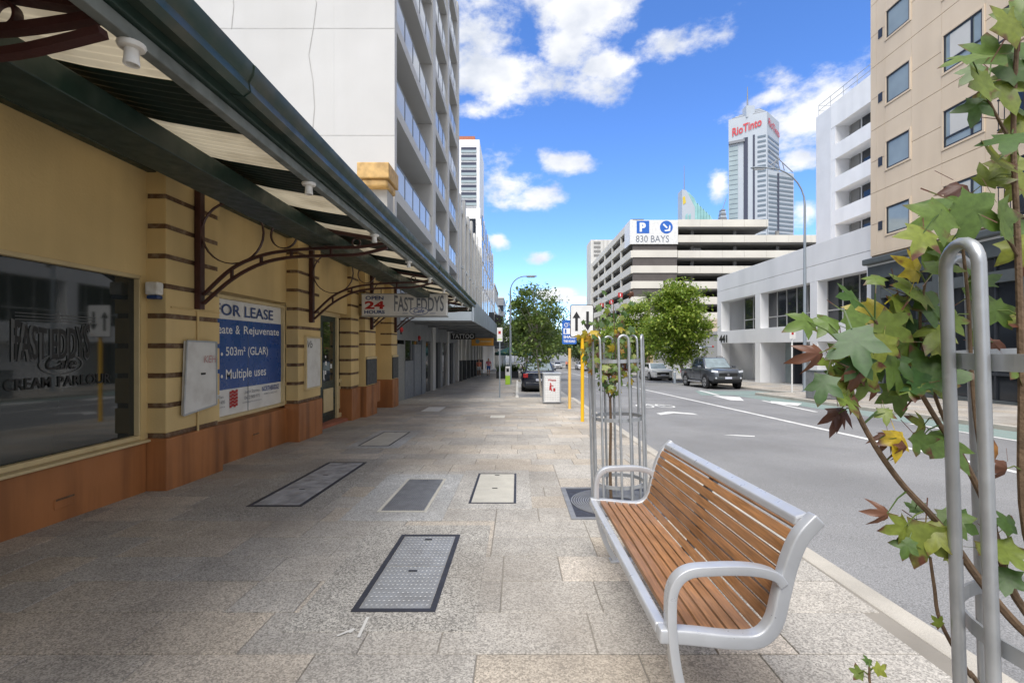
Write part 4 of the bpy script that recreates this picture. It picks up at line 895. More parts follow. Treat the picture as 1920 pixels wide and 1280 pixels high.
ob('glass_screen', 'pale_glass', 32.0, 33.4, -3, .25, X4 + 1.6, X4 + 1.7); ob('door_jamb', 'charcoal_frame', 31.6, 31.95, -3, .25, X4 + 1.2, X4 + 1.75)
ob('back_wall', 'white_office', 23.4, 27.25, -3, .278, X4 + .5, X4 + .6); ob('back_wall', 'white_office', 34.4, 40.1, -3, .278, X4 + 2.6, X4 + 2.8); ob('side_wall', 'white_office', 33.7, 34.35, -3, .278, X4 + .722, X4 + 2.6); ob('driveway_post', 'charcoal_frame', 34.45, 34.7, -3, .25, X4 + .9, X4 + 1.2)
text('441', of, 'print_black', (X4 - .01, 40.45, E + .35), (0, -1, 0), up, .62, width=1.55, bold=.05, depth=.02, name='street_number')
# its tower, set back behind the podium
X5 = 32.0
ot = thing('office_tower', 'white office tower with banded balcony windows rising behind the white podium', 'building', (36, 48, -1.4))
Z5 = E + 24.6
part('wall', 'pale_office', ot, (X5, X5 + 14, 49.3, 51.9, -4, Z5), bevel=.1); part('rear', 'white_office', ot, (X5 + 1.6, X5 + 14, 36, 49.3, -4, Z5 - .2)); part('top_band', 'white_office', ot, (X5 - .02, X5 + 1.6, 36, 49.3, Z5 - 2.4, Z5 + .02))
for k in range(7):
    z = Z5 - 2.4 - 3.3 * (k + 1)
    part('spandrel', 'white_office', ot, (X5, X5 + 1.6, 36, 49.3, z, z + 1.45) if k < 6 else (X5, X5 + 1.6, 36, 49.3, -4, z + 1.4))
    wn = part('window', 'office_glass', ot, (X5 + 1.45, X5 + 1.58, 36, 46.9, z + 1.46, z + 3.29)); b = B()
    for i in range(8): b.box(X5 + 1.38, X5 + 1.449, 36.4 + 1.5 * i, 36.48 + 1.5 * i, z + 1.46, z + 3.29)
    b.box(X5 + 1.37, X5 + 1.448, 36, 46.9, z + 1.95, z + 2.02); b.build('mullion', 'white_office', wn)
    part('louvre', 'carpark_soffit', ot, (X5 + 1.45, X5 + 1.58, 47.3, 48.5, z + 1.46, z + 3.29)); part('reveal', 'white_office', ot, (X5 + .02, X5 + 1.45, 48.7, 49.295, z + 1.452, z + 3.298))
rl = thing('roof_railing', 'thin steel safety railing on the office tower roof', 'railing', (X5, 44, Z5)); b = B()
for z in (.55, 1.1): B().tube([(X5 + .15, 36, Z5 + z), (X5 + .15, 51.6, Z5 + z), (X5 + 6, 51.6, Z5 + z)], .03, 5).build('rail', 'steel_galv', rl)
for i in range(9): B().tube([(X5 + .15, 36 + 1.95 * i, Z5), (X5 + .15, 36 + 1.95 * i, Z5 + 1.1)], .03, 5).build('post', 'steel_galv', rl)
# multi-storey car park
YC, XC = 84.0, 19.7
cp = thing('car_park', 'cream multi-storey car park with horizontal concrete bands and parking sign', 'car park', (40, 90, zg(90)))
u = YC / F
def zc(py): return E + (650 - py) * u
XS = XC + (1271 - 1183) * u; XE = 66.0; YE = 127.0
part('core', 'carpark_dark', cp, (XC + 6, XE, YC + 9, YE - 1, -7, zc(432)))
for k in range(9):
    zt = zc(411.5 + 29 * k); zb_ = zc(425 + 29 * k)
    if k: part('spandrel', 'carpark_cream', cp, (XC + .35, XS - .05, YC, YC + .35, zb_ + .06, zt + .06)) if k > 1 else None
    xe = XE if k else XC + (1441 - 1183) * u
    x = XS + .05
    while x < xe - .2: B().box(x, min(x + 3.85, xe) - .03, YC - .02, YC + .35, zb_, zt).build('spandrel', 'carpark_cream', cp); x += 3.85
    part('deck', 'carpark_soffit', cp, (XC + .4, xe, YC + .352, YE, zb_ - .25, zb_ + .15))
    y = YC
    while y < YE: B().box(XC, XC + .35, y, min(y + 8.55, YE), zb_, zt).build('spandrel', 'carpark_cream', cp); y += 8.6
    if k < 8:
        zo = zc(440.5 + 29 * k)
        if k > 0: part('louvre_panel', 'carpark_panel', cp, (XC + .35, XS - .1, YC + .12, YC + .3, zo + .06, zb_ + .06))
        for j in range(1, 6): part('column', 'carpark_cream', cp, (XC + .05, XC + .34, YC + 8.6 * j - .35, YC + 8.6 * j + .35, zo, zb_))
        for j in range(6): part('column', 'carpark_soffit', cp, (XS + 3 + 7.6 * j, XS + 3.5 + 7.6 * j, YC + 2.0, YC + 2.5, zo, zb_ - .25))
part('end_pier', 'carpark_cream', cp, (XC - .05, XC + 1, YE, YE + 1.5, -7, zc(411)))
part('lift_motor_room', 'carpark_panel', cp, (XC + .5, XC + 2.8, YC + 2, YC + 8, zc(412), zc(405)))
part('plant_housing', 'white_deco', cp, (XC - .2, XC + 8, YE + 1.5, YE + 9, -7, E + (650 - 447) * YE / F))
for i in range(4): part('plant_louvre', 'carpark_soffit', cp, (XC + .6, XC + 2.4, YE + 1.44, YE + 1.498, E + 27.2 - 1.1 * i, E + 27.9 - 1.1 * i))
# van parked on an upper deck
vn = thing('parked_van', 'white van roof showing behind the parapet of an upper car park deck', 'van', (XS + 11, YC + 4, zc(483)))
v0 = P(1298, 470, YC + 3); B().loft([[(v0.x + a, YC + 3 + b_, v0.z - 2 + .0) for a, b_ in ((0, 0), (1.9, 0), (1.9, 4.6), (0, 4.6))], [(v0.x + a, YC + 3 + b_, v0.z - .1) for a, b_ in ((0, 0), (1.9, 0), (1.9, 4.6), (0, 4.6))], [(v0.x + a, YC + 3 + b_, v0.z + .85) for a, b_ in ((.2, .8), (1.7, .8), (1.7, 4.5), (.2, 4.5))]]).build('body', 'car_white', vn, bevel=.08)
B().add([(v0.x + .25, YC + 3.12, v0.z), (v0.x + 1.65, YC + 3.12, v0.z), (v0.x + 1.55, YC + 3.66, v0.z + .68), (v0.x + .35, YC + 3.66, v0.z + .68)], [(0, 1, 2, 3)]).build('windscreen', 'car_glass', vn)
# big parking sign
ps = thing('parking_sign', 'large white parking sign reading 830 BAYS on the car park corner', 'sign', (XC, YC - .1, zc(458)))
B().box(XC - .05, XS - .02, YC - .2, YC - .03, zc(458), zc(413)).build('panel', 'sign_white', ps); yy = YC - .205
B().box(XC - .2, XC - .052, YC - .2, YC + 4, zc(458), zc(413)).build('side_panel', 'sign_white', ps)
B().box(XC + 10.5 * u, XC + 34 * u, yy - .02, yy, zc(438), zc(414.5)).build('blue_square', 'sign_blue', ps); text('P', ps, 'print_white', (XC + 16 * u, yy - .025, zc(435)), rt, up, 17 * u, bold=.05)
cx, cz = XC + 66 * u, zc(426.5); B().lathe([(12 * u, 0), (12 * u, .02)], (cx, yy - .02, cz), 'y', 28).build('blue_disc', 'sign_blue', ps)
def flat(par, pts, m, y, name='arrow', th=.01): return B().poly([(x, y, z) for x, z in pts], (0, -th, 0)).build(name, m, par)
r_ = 7.5 * u; s2 = .7071
def rot(p): return (cx + (p[0] * s2 + p[1] * s2) * u, cz + (-p[0] * s2 + p[1] * s2) * u)
flat(ps, [rot(p) for p in ((-8, -1.5), (2, -1.5), (2, 1.5), (-8, 1.5))], 'print_white', yy - .022); flat(ps, [rot(p) for p in ((1, 7), (4, 7), (10, 0), (4, -7), (1, -7), (5, -1.5), (5, 1.5))], 'print_white', yy - .023)
text('830 BAYS', ps, 'print_grey', (XC + 9 * u, yy - .01, zc(454.5)), rt, up, 12.5 * u, width=62 * u, bold=.0)
# white annex and restaurants between office and car park
an = thing('white_annex', 'low white rendered annex between the numbered office and the restaurants', 'building', (17.4, 50, zg(50)))
part('wall', 'white_render', an, (17.4, 34, 41.2, 62, -4, E + 1.1)); part('parapet', 'white_render', an, (17.3, 34, 41.15, 62.1, E + 1.1, E + 1.35)); part('rear_wall', 'beige_render', an, (24, 34, 44, 62, E + 1.35, E + 3.4)); part('pale_band', 'pale_office', an, (17.38, 17.398, 41.3, 61.8, -4, E - 2))
for i, (y0, y1, h, m, c2, lb) in enumerate(((62.2, 72, 2.6, 'cream_trim', 'print_red', 'cream restaurant with red awning beyond the white annex'), (72.1, 83, 3.4, 'brick_red', 'canvas_green', 'brick restaurant with green awning below the car park'), (83.1, 104, 2.2, 'cream_trim', 'charcoal_frame', 'row of cream shops under the car park'), (104.1, 150, 4, 'white_deco', 'canvas_green', 'far white shops beyond the car park'))):
    t = thing('restaurant_building', lb, 'building', (17.3, y0, zg(y0))); x0 = 16.8
    part('wall', m, t, (x0, 19.5, y0, y1, -7, E + h)); part('parapet', 'white_deco', t, (x0 - .15, 19.4, y0 - .05, y1 + .04, E + h, E + h + .3)); part('awning', c2, t, (x0 - 1.6, x0 - .16, y0, y1, E - .2, E + .05))
    n_ = int((y1 - y0) / 3.2)
    for j in range(n_):
        o = part('window', 'dark_window', t, (x0 - .04, x0 - .002, y0 + .5 + 3.2 * j, y0 + 2.9 + 3.2 * j, zg(y0) + .3, E - .3)); part('column', m, t, (x0 - .15, x0 - .003, y0 + 3.0 + 3.2 * j, y0 + 3.4 + 3.2 * j, zg(y1) - .2, E - .21))
# ---------------------------------------------------------------- skyline towers
DT = 450.0; k = DT / F
def T(px, py, dy=0): return Vector(((px - VX) * k, DT + dy, E + (650 - py) * k))
rt_ = thing('skyscraper', 'slim white skyscraper with stepped crown, mast and red lettering near the top', 'skyscraper', T(1415, 640))
# square plan seen corner-on: left face runs px 1365-1438, right face px 1438-1461, lower wing to 1490
def plan(px_l, px_c, px_r, dl, dr):
    xc, xr, xl = (px_c - VX) * DT / F, (px_r - VX) * (DT + dr) / F, (px_l - VX) * (DT + dl) / F
    return [(xc, DT), (xr, DT + dr), (xr - (xc - xl), DT + dr + dl), (xl, DT + dl)]
def prism(par, name, m, pl, z0, z1, top=None):
    tp = top or [z1] * len(pl); n_ = len(pl); b = B(); b.add([(x, y, z0) for x, y in pl] + [(x, y, z) for (x, y), z in zip(pl, tp)], [tuple(reversed(range(n_))), tuple(range(n_, 2 * n_))] + [(i, (i + 1) % n_, n_ + (i + 1) % n_, n_ + i) for i in range(n_)]); return b.build(name, m, par)
pl = plan(1366, 1438, 1461, 17, 22); zt = T(0, 212).z
prism(rt_, 'shaft', 'tower_white', pl, -6, zt)
pw = plan(1436, 1440, 1489, 6, 10); prism(rt_, 'wing', 'tower_white', [(x, y + .5) for x, y in pw], -6, T(0, 318).z)
P0, P1, P2, P3 = [Vector((x, y, 0)) for x, y in pl]
def face_strip(a, c, s0, s1, z0, z1, m, name, out, par=rt_):
    p = a + (c - a) * s0; q = a + (c - a) * s1; o = out
    return B().hexa([(p.x, p.y, z0), (q.x, q.y, z0), (q.x - o.x * .3, q.y - o.y * .3, z0), (p.x - o.x * .3, p.y - o.y * .3, z0), (p.x + o.x, p.y + o.y, z1), (q.x + o.x, q.y + o.y, z1), (q.x - o.x * .3, q.y - o.y * .3, z1), (p.x - o.x * .3, p.y - o.y * .3, z1)] if False else
                    [(p.x + o.x, p.y + o.y, z0), (q.x + o.x, q.y + o.y, z0), (q.x, q.y, z0), (p.x, p.y, z0), (p.x + o.x, p.y + o.y, z1), (q.x + o.x, q.y + o.y, z1), (q.x, q.y, z1), (p.x, p.y, z1)]).build(name, m, par)
oL = Vector((-.25, -.97, 0)) * .35; oR = Vector((.7, -.7, 0)) * .35
face_strip(P3, P0, .0, .25, -6, T(0, 262).z, 'tower_glass', 'glass_bay', oL)
face_strip(P3, P0, .40, .51, -6, T(0, 250).z, 'tower_dark', 'dark_bay', oL); face_strip(P3, P0, .64, .69, -6, T(0, 248).z, 'tower_dark', 'dark_bay', oL)
z = T(0, 252).z; 
while z > 60:
    face_strip(P3, P0, .76, .97, z - 1.9, z, 'tower_band', 'window_band', oL); face_strip(P0, P1, .08, .95, z - 1.9, z, 'tower_band', 'window_band', oR)
    face_strip(P3, P0, .02, .24, z - .8, z - .3, 'tower_band', 'window_band', oL * 1.5); z -= 4.6
W0, W1 = Vector((pw[0][0], pw[0][1] + .5, 0)), Vector((pw[1][0], pw[1][1] + .5, 0)); z = T(0, 327).z
while z > 60: face_strip(W0, W1, .03, .97, z - 1.9, z, 'tower_band', 'window_band', Vector((.2, -.9, 0)) * .4); z -= 4.1
face_strip(W0, W1, .36, .42, 60, T(0, 322).z, 'tower_dark', 'dark_bay', Vector((.2, -.9, 0)) * .6)
face_strip(P3, P0, .0, .42, T(0, 258).z, T(0, 253).z, 'tower_steel', 'gantry', oL * 6)
ctr = (P0 + P2) / 2
for i in range(7):       # stepped steel crown
    f_ = 1 - .12 * i; z0 = zt + 3.0 * i * .55
    pp = [(ctr.x + 3 + (x - ctr.x - 3) * f_, ctr.y + (y - ctr.y) * f_) for x, y in pl]; prism(rt_, 'crown_step', 'tower_steel' if i % 2 else 'tower_white', pp, z0, z0 + 1.6)
cx = T(1413, 0).x; prism(rt_, 'plant_core', 'tower_white', [(cx - 3, DT + 8), (cx + 5, DT + 8), (cx + 5, DT + 16), (cx - 3, DT + 16)], zt, T(0, 190).z)
B().tube([(cx, DT + 12, T(0, 192).z), (cx, DT + 12, T(0, 172).z), (cx, DT + 12, T(0, 150).z)], [.9, .6, .25], 6).build('mast', 'tower_steel', rt_)
d_ = (P0 - P3).normalized(); p = P3 + (P0 - P3) * .10 + oL * 1.2; text('RioTinto', rt_, 'tower_red', (p.x, p.y, T(0, 244).z), (d_.x, d_.y, .20), (0, 0, 1), 8.0, width=(P0 - P3).length * .78, bold=.02, depth=.3)
d_ = (P1 - P0).normalized(); p = P0 + (P1 - P0) * .08 + oR * 1.2; text('RioTinto', rt_, 'tower_red', (p.x, p.y, T(0, 233).z), (d_.x, d_.y, -.15), (0, 0, 1), 7.0, width=(P1 - P0).length * .9, bold=.02, depth=.3)
cr = thing('maintenance_crane', 'roof crane jib on the lower wing of the skyscraper', 'crane', T(1465, 318, 3))
for a, c in (((1444, 278), (1490, 321)), ((1440, 312), (1466, 294)), ((1452, 318), (1458, 298)), ((1466, 318), (1460, 296)), ((1474, 318), (1470, 302))): B().tube([T(*a, 3), T(*c, 3)], .45, 5).build('jib', 'tower_steel', cr)
gt = thing('gabled_tower', 'white and aqua glass tower with sloping gable roof and thin mast', 'skyscraper', T(1305, 640))
q = lambda px, py, dy: T(px, py, dy)
b = B(); f0 = [(1279, 355), (1287, 357), (1303, 389), (1303, 640), (1279, 640)]
B().poly([T(*p) for p in f0], (0, 12, 0)).build('gable', 'tower_white', gt)
for i in range(6): B().poly([T(1303.2 + 5.5 * i, 640), T(1308.2 + 5.5 * i, 640), T(1308.2 + 5.5 * i, 385 + 5 * i), T(1303.2 + 5.5 * i, 374 + 5.5 * i)], (0, 12, 0)).build('glass_step', 'aqua_glass', gt)
B().poly([T(1288, 359, -.0), T(1303.2, 389), T(1303.2, 372), T(1292, 361)], (0, 12, 0)).build('glass_roof', 'aqua_glass', gt)
for x0 in (1285, 1291): B().poly([T(x0, 640, -.3), T(x0 + 4, 640, -.3), T(x0 + 4, 400, -.3), T(x0, 404, -.3)], (0, .25, 0)).build('window_strip', 'aqua_glass', gt)
B().poly([T(1280, 370, -.3), T(1284, 368, -.3), T(1286, 380, -.3), T(1281, 384, -.3)], (0, .25, 0)).build('gold_emblem', 'gold_mark', gt); B().tube([T(1287, 357, 6), T(1287, 306, 6)], [.5, .2], 6).build('mast', 'tower_steel', gt)
lm = thing('lattice_tower', 'small lattice rooftop structure with crane jib beside the skyscraper', 'tower', T(1358, 420))
for i in range(6): prism(lm, 'lattice_stage', 'tower_steel' if i % 2 else 'tower_white', [(T(1350 + i * .7, 0).x, DT), (T(1364 - i * .7, 0).x, DT), (T(1364 - i * .7, 0).x, DT + 6), (T(1350 + i * .7, 0).x, DT + 6)], T(0, 640).z if i == 0 else T(0, 415 - 4 * i).z, T(0, 412 - 4 * i).z)
B().tube([T(1357, 392, 3), T(1364, 370, 3)], .3, 5).build('jib', 'tower_steel', lm)
# ---------------------------------------------------------------- park bench
bn = thing('park_bench', 'slatted timber bench with cast silver arm frames beside the kerb', 'bench', (0.53, 1.78, zg(1.78)), rx=tilt)
LB = 1.76
pf = spline([(0.015, 0, .435), (.12, 0, .428), (.27, 0, .413), (.37, 0, .418), (.425, 0, .475), (.455, 0, .58), (.485, 0, .69), (.525, 0, .785), (.575, 0, .845)], 8)
# arc length along the seat profile
cum = [0]
for a, c in zip(pf, pf[1:]): cum.append(cum[-1] + (c - a).length)
def at(s):
    for i in range(len(cum) - 1):
        if cum[i + 1] >= s:
            t = (s - cum[i]) / (cum[i + 1] - cum[i]); p = pf[i].lerp(pf[i + 1], t); d = (pf[i + 1] - pf[i]).normalized(); return p, d
    return pf[-1], (pf[-1] - pf[-2]).normalized()
mat('slat_wood', (0.275, 0.132, 0.052), 0.42, 0.0, isl=0.22)
def wood():
    m = M['slat_wood']; N = m.node_tree.nodes; L = m.node_tree.links; bs = N['Principled BSDF']; src = bs.inputs['Base Color'].links[0].from_socket
    geo = N.new('ShaderNodeNewGeometry'); mp = N.new('ShaderNodeMapping'); mp.inputs['Scale'].default_value = (70, 3.5, 70); L.new(geo.outputs['Position'], mp.inputs[0])
    n = N.new('ShaderNodeTexNoise'); n.inputs['Scale'].default_value = 1.6; n.inputs['Detail'].default_value = 6; n.inputs['Distortion'].default_value = .6; L.new(mp.outputs[0], n.inputs['Vector'])
    r = N.new('ShaderNodeMapRange'); L.new(n.outputs[0], r.inputs[0]); r.inputs[1].default_value = .3; r.inputs[2].default_value = .7; r.inputs[3].default_value = .6; r.inputs[4].default_value = 1.3
    v = N.new('ShaderNodeVectorMath'); v.operation = 'SCALE'; L.new(src, v.inputs[0]); L.new(r.outputs[0], v.inputs['Scale'])
    # weathered greyer patches
    n2 = N.new('ShaderNodeTexNoise'); n2.inputs['Scale'].default_value = 3; n2.inputs['Detail'].default_value = 4; L.new(geo.outputs['Position'], n2.inputs['Vector'])
    r2 = N.new('ShaderNodeMapRange'); L.new(n2.outputs[0], r2.inputs[0]); r2.inputs[1].default_value = .45; r2.inputs[2].default_value = .7; r2.inputs[3].default_value = 0; r2.inputs[4].default_value = .35
    mx = N.new('ShaderNodeMix'); mx.data_type = 'RGBA'; L.new(r2.outputs[0], mx.inputs['Factor']); L.new(v.outputs[0], mx.inputs['A']); mx.inputs['B'].default_value = (.33, .21, .15, 1)
    L.new(mx.outputs['Result'], bs.inputs['Base Color'])
    bp = N.new('ShaderNodeBump'); bp.inputs['Strength'].default_value = .25; bp.inputs['Distance'].default_value = .003; L.new(n.outputs[0], bp.inputs['Height']); L.new(bp.outputs[0], bs.inputs['Normal'])
wood()
s = .055; sw = .042
while s < cum[-1] - .05:
    p, d = at(s + sw / 2); nn = Vector((-d.z, 0, d.x)); h = sw / 2; t = .012; b = B()
    a0, a1 = p - d * h, p + d * h
    b.hexa([tuple(a0 - nn * t + Vector((0, .045, 0))), tuple(a1 - nn * t + Vector((0, .045, 0))), tuple(a1 - nn * t + Vector((0, LB - .045, 0))), tuple(a0 - nn * t + Vector((0, LB - .045, 0))),
            tuple(a0 + nn * t + Vector((0, .045, 0))), tuple(a1 + nn * t + Vector((0, .045, 0))), tuple(a1 + nn * t + Vector((0, LB - .045, 0))), tuple(a0 + nn * t + Vector((0, LB - .045, 0)))])
    b.build('slat', 'slat_wood', bn, bevel=.003, seg=2, local=True); s += sw + .0105
def flatbar(b, pts, y0, y1, t0, t1):    # ribbon swept along a profile in the x-z plane
    rr = []
    for i, p in enumerate(pts):
        a = pts[max(i - 1, 0)]; c = pts[min(i + 1, len(pts) - 1)]; d = (c - a).normalized(); nn = Vector((-d.z, 0, d.x))
        rr.append([p + nn * t0 + Vector((0, y0, 0)), p + nn * t0 + Vector((0, y1, 0)), p + nn * t1 + Vector((0, y1, 0)), p + nn * t1 + Vector((0, y0, 0))])
    return b.loft(rr)
top = spline([(0.0, 0, .437), (.12, 0, .43), (.27, 0, .415), (.37, 0, .42), (.425, 0, .475), (.455, 0, .58), (.485, 0, .69), (.53, 0, .79), (.60, 0, .865)], 6)
arm = spline([(.463, 0, .612), (.43, 0, .648), (.34, 0, .668), (.20, 0, .668), (.105, 0, .655), (.055, 0, .60), (.045, 0, .50), (.052, 0, .38), (.075, 0, .25), (.125, 0, .11), (.185, 0, .0)], 7)
for y0, out in ((0.0, -1), (LB - .055, 1)):
    flatbar(B(), top, y0, y0 + .055, -.036, .018).build('side_frame', 'bench_alloy', bn, bevel=.008, seg=3, local=True, smooth=True)
    flatbar(B(), arm, y0 + out * .004, y0 + .055 + out * .004, -.018, .017).build('arm_leg', 'bench_alloy', bn, bevel=.009, seg=3, local=True, smooth=True)
    B().box(.14, .30, y0 - .01, y0 + .065, .0, .014).build('foot_plate', 'bench_alloy', bn, bevel=.004, local=True)
    flatbar(B(), spline([(.42, 0, .44), (.38, 0, .33), (.29, 0, .16), (.235, 0, .014)], 6), y0 + .008, y0 + .047, -.016, .016).build('rear_leg', 'bench_alloy', bn, bevel=.006, local=True) if out > 0 else None
flatbar(B(), [p - Vector((0, 0, .03)) for p in top[4:-3]], LB / 2 - .03, LB / 2 + .03, -.02, .012).build('centre_support', 'iron_cover', bn, local=True)
B().box(-.004, .042, .055, LB - .055, .408, .452).build('front_rail', 'bench_alloy', bn, bevel=.01, seg=3, local=True)
p, d = at(cum[-1] - .018); B().hexa([(p.x - .03, .055, p.z - .015), (p.x + .012, .055, p.z + .012 - .03), (p.x + .012, LB - .055, p.z + .012 - .03), (p.x - .03, LB - .055, p.z - .015), (p.x - .022, .055, p.z + .02), (p.x + .03, .055, p.z + .035), (p.x + .03, LB - .055, p.z + .035), (p.x - .022, LB - .055, p.z + .02)]).build('top_rail', 'bench_alloy', bn, bevel=.008, seg=2, local=True)

# ---------------------------------------------------------------- tree guards with their saplings
def guard(loc, ang0, label, lean=2.2, Rg=.27, H=1.71):
    t = thing('tree_guard', label, 'tree guard', loc, ry=-rad(lean))
    r = .0125; hw = .05
    for i in range(6):
        a = rad(ang0 + 60 * i); c = Vector((Rg * math.cos(a), Rg * math.sin(a), 0)); tg = Vector((-math.sin(a), math.cos(a), 0))
        pts = [c - tg * hw, c - tg * hw + Vector((0, 0, H - hw))]
        pts += [c - tg * hw * math.cos(math.pi * k / 10) + Vector((0, 0, H - hw + hw * math.sin(math.pi * k / 10))) for k in range(1, 10)]
        pts += [c + tg * hw + Vector((0, 0, H - hw)), c + tg * hw]
        B().tube(pts, r, 12).build('hoop', 'steel_galv', t, smooth=True, local=True)
    for z in (.20, .86, 1.44):
        n = 40; rr = []
        for i in range(n + 1):
            a = 2 * math.pi * i / n; cs, sn = math.cos(a), math.sin(a); q = Rg - .0125
            rr.append([(cs * (q - .006), sn * (q - .006), z), (cs * q, sn * q, z), (cs * q, sn * q, z + .035), (cs * (q - .006), sn * (q - .006), z + .035)])
        B().loft(rr, cap=False).build('band', 'steel_galv', t, local=True)
    return t
GN = Vector((1.27, .98, 0)); GN.z = zg(GN.y); GF = Vector((1.05, 4.98, 0)); GF.z = zg(GF.y)
guard(GN, 109, 'tall galvanised hoop tree guard around the big-leaved sapling nearer the bench end', 2.0)
guard(GF, 215, 'tall galvanised hoop tree guard behind the bench around a slender sapling', 1.4)
def grate(c, label):
    t = thing('tree_grate', label, 'tree grate', c, rx=tilt); h = .555; b = B()
    b.box(-h, h, -h, -h + .05, -.03, .012).box(-h, h, h - .05, h, -.03, .012).box(-h, -h + .05, -h + .05, h - .05, -.03, .012).box(h - .05, h, -h + .05, h - .05, -.03, .012); b.build('frame', 'iron_cover', t, local=True)
    B().box(-h + .05, h - .05, -h + .05, h - .05, -.03, .004).build('base_plate', 'iron_frame', t, local=True)
    for k in range(15):
        r0 = .17 + .024 * k; n = 48; rr = []
        for i in range(n + 1):
            a = 2 * math.pi * i / n; rr.append([(math.cos(a) * r0, math.sin(a) * r0, .004), (math.cos(a) * (r0 + .014), math.sin(a) * (r0 + .014), .004), (math.cos(a) * (r0 + .014), math.sin(a) * (r0 + .014), .012), (math.cos(a) * r0, math.sin(a) * r0, .012)])
        if r0 + .014 < h - .052: B().loft(rr, cap=False).build('grate_ring', 'iron_cover', t, local=True)
grate(GF, 'square slate iron tree grate with concentric rings behind the bench'); grate(GN, 'square iron tree grate under the sapling nearer the bench end')
# leaves
def leaf_mesh(seed, m, curl):
    r = random.Random(seed); cx, cy = 0, .36; pts = []
    tips = [(-128, .42), (-62, .56), (0, .66), (62, .56), (128, .42)]
    out = []
    for i, (a, l) in enumerate(tips):
        a += r.uniform(-6, 6); l *= r.uniform(.9, 1.1)
        for da, f in ((-18, .70), (0, 1.0), (18, .70)):
            an = rad(a + da * (1 if f < 1 else 0)); out.append((cx + math.sin(an) * l * f, cy + math.cos(an) * l * f))
        if i < 4:
            an = rad((a + tips[i + 1][0]) / 2); out.append((cx + math.sin(an) * .29, cy + math.cos(an) * .29))
    out.append((0.0, .08))
    def z(x, y): return curl * (-(x * x) * 1.1 - (y - .36) ** 2 * .8) + .10 * abs(x) * (1 if seed % 2 else .4) + r.uniform(-.02, .02)
    b = B(); n = len(out); vs_ = [(0, cy, z(0, cy))] + [(x, y, z(x, y)) for x, y in out]
    b.add(vs_, [(0, i + 1, (i + 1) % n + 1) for i in range(n)])
    b.add([(-.012, .1, 0), (.012, .1, 0), (.012, -.4, -.10), (-.012, -.4, -.10)], [(0, 1, 2, 3)])
    return b.mesh('leaf', m, smooth=True)
LM = [leaf_mesh(i, 'leaf_gum', c) for i, c in enumerate((.5, .2, .8, -.3, .5, .3))]; LA = [leaf_mesh(20 + i, 'leaf_autumn', .9) for i in range(2)]; LD = [leaf_mesh(30 + i, 'leaf_dead', 2.2) for i in range(3)]
rl_ = random.Random(11)
def put_leaf(par, pos, size, direction, kind):
    me = rl_.choice({'g': LM, 'a': LA, 'd': LD}[kind]); o = bpy.data.objects.new('leaf', me); col.objects.link(o)
    mtx = Matrix.Rotation(rad(rl_.uniform(-35, 35)), 4, 'Z') @ Matrix.Rotation(rad(rl_.uniform(38, 92)), 4, 'X') @ Matrix.Rotation(rad(-direction), 4, 'Z') @ Matrix.Translation((0, -.36 * size, 0))
    o.matrix_basis = Matrix.Translation(pos) @ mtx @ Matrix.Scale(size, 4); adopt(o, par)
sap = thing('sapling_tree', 'young liquidambar with large star-shaped leaves browning at the edges inside the guard', 'sapling', GN)
def br(pts, r0, r1, name='branch', par=sap):
    q = spline(pts, 5); n = len(q); B().tube(q, [r0 + (r1 - r0) * i / (n - 1) for i in range(n)], 7).build(name, 'bark_brown', par, smooth=True); return q
fork = Vector((1.24, 1.06, .72))
paths = [
    br([(1.27, .99, GN.z), (1.262, 1.02, .4), fork], .017, .013, 'trunk'),
    br([fork] + [P(*p) for p in ((1911, 1174, 1.10), (1833, 1081, 1.12), (1793, 1024, 1.13), (1748, 967, 1.12), (1691, 906, 1.11), (1642, 837, 1.09), (1606, 768, 1.07), (1592, 702, 1.05), (1585, 650, 1.04))], .0105, .0035),
    br([fork] + [P(*p) for p in ((1905, 1120, 1.17), (1866, 1004, 1.18), (1846, 943, 1.19), (1800, 850, 1.19), (1762, 796, 1.18), (1716, 720, 1.16), (1677, 659, 1.14), (1640, 600, 1.11))], .010, .0035),
    br([P(1800, 850, 1.19)] + [P(*p) for p in ((1760, 760, 1.2), (1735, 680, 1.19), (1725, 600, 1.17), (1735, 530, 1.15))], .005, .0025),
    br([P(1866, 1004, 1.18)] + [P(*p) for p in ((1850, 900, 1.2), (1832, 800, 1.22), (1822, 700, 1.22), (1815, 560, 1.2), (1800, 420, 1.17))], .007, .003),
    br([fork] + [P(*p) for p in ((1925, 1000, 1.14), (1916, 700, 1.14), (1908, 450, 1.13), (1900, 250, 1.12), (1908, 60, 1.1))], .010, .004),
    br([P(1909, 480, 1.13)] + [P(*p) for p in ((1870, 420, 1.1), (1820, 392, 1.07), (1770, 395, 1.05))], .004, .002),
    br([P(1903, 280, 1.12)] + [P(*p) for p in ((1870, 220, 1.08), (1840, 160, 1.06))], .004, .002),
    br([(1.25, 1.03, .3)] + [P(*p) for p in ((1840, 1290, 1.12), (1817, 1262, 1.12), (1764, 1166, 1.12), (1752, 1100, 1.12), (1744, 1044, 1.11))], .006, .003),
    br([(1.26, 1.01, .2), P(1720, 1380, 1.15), P(1640, 1300, 1.15), P(1630, 1250, 1.15)], .005, .0025)]
nodes = [p for q in paths[1:] for p in q]
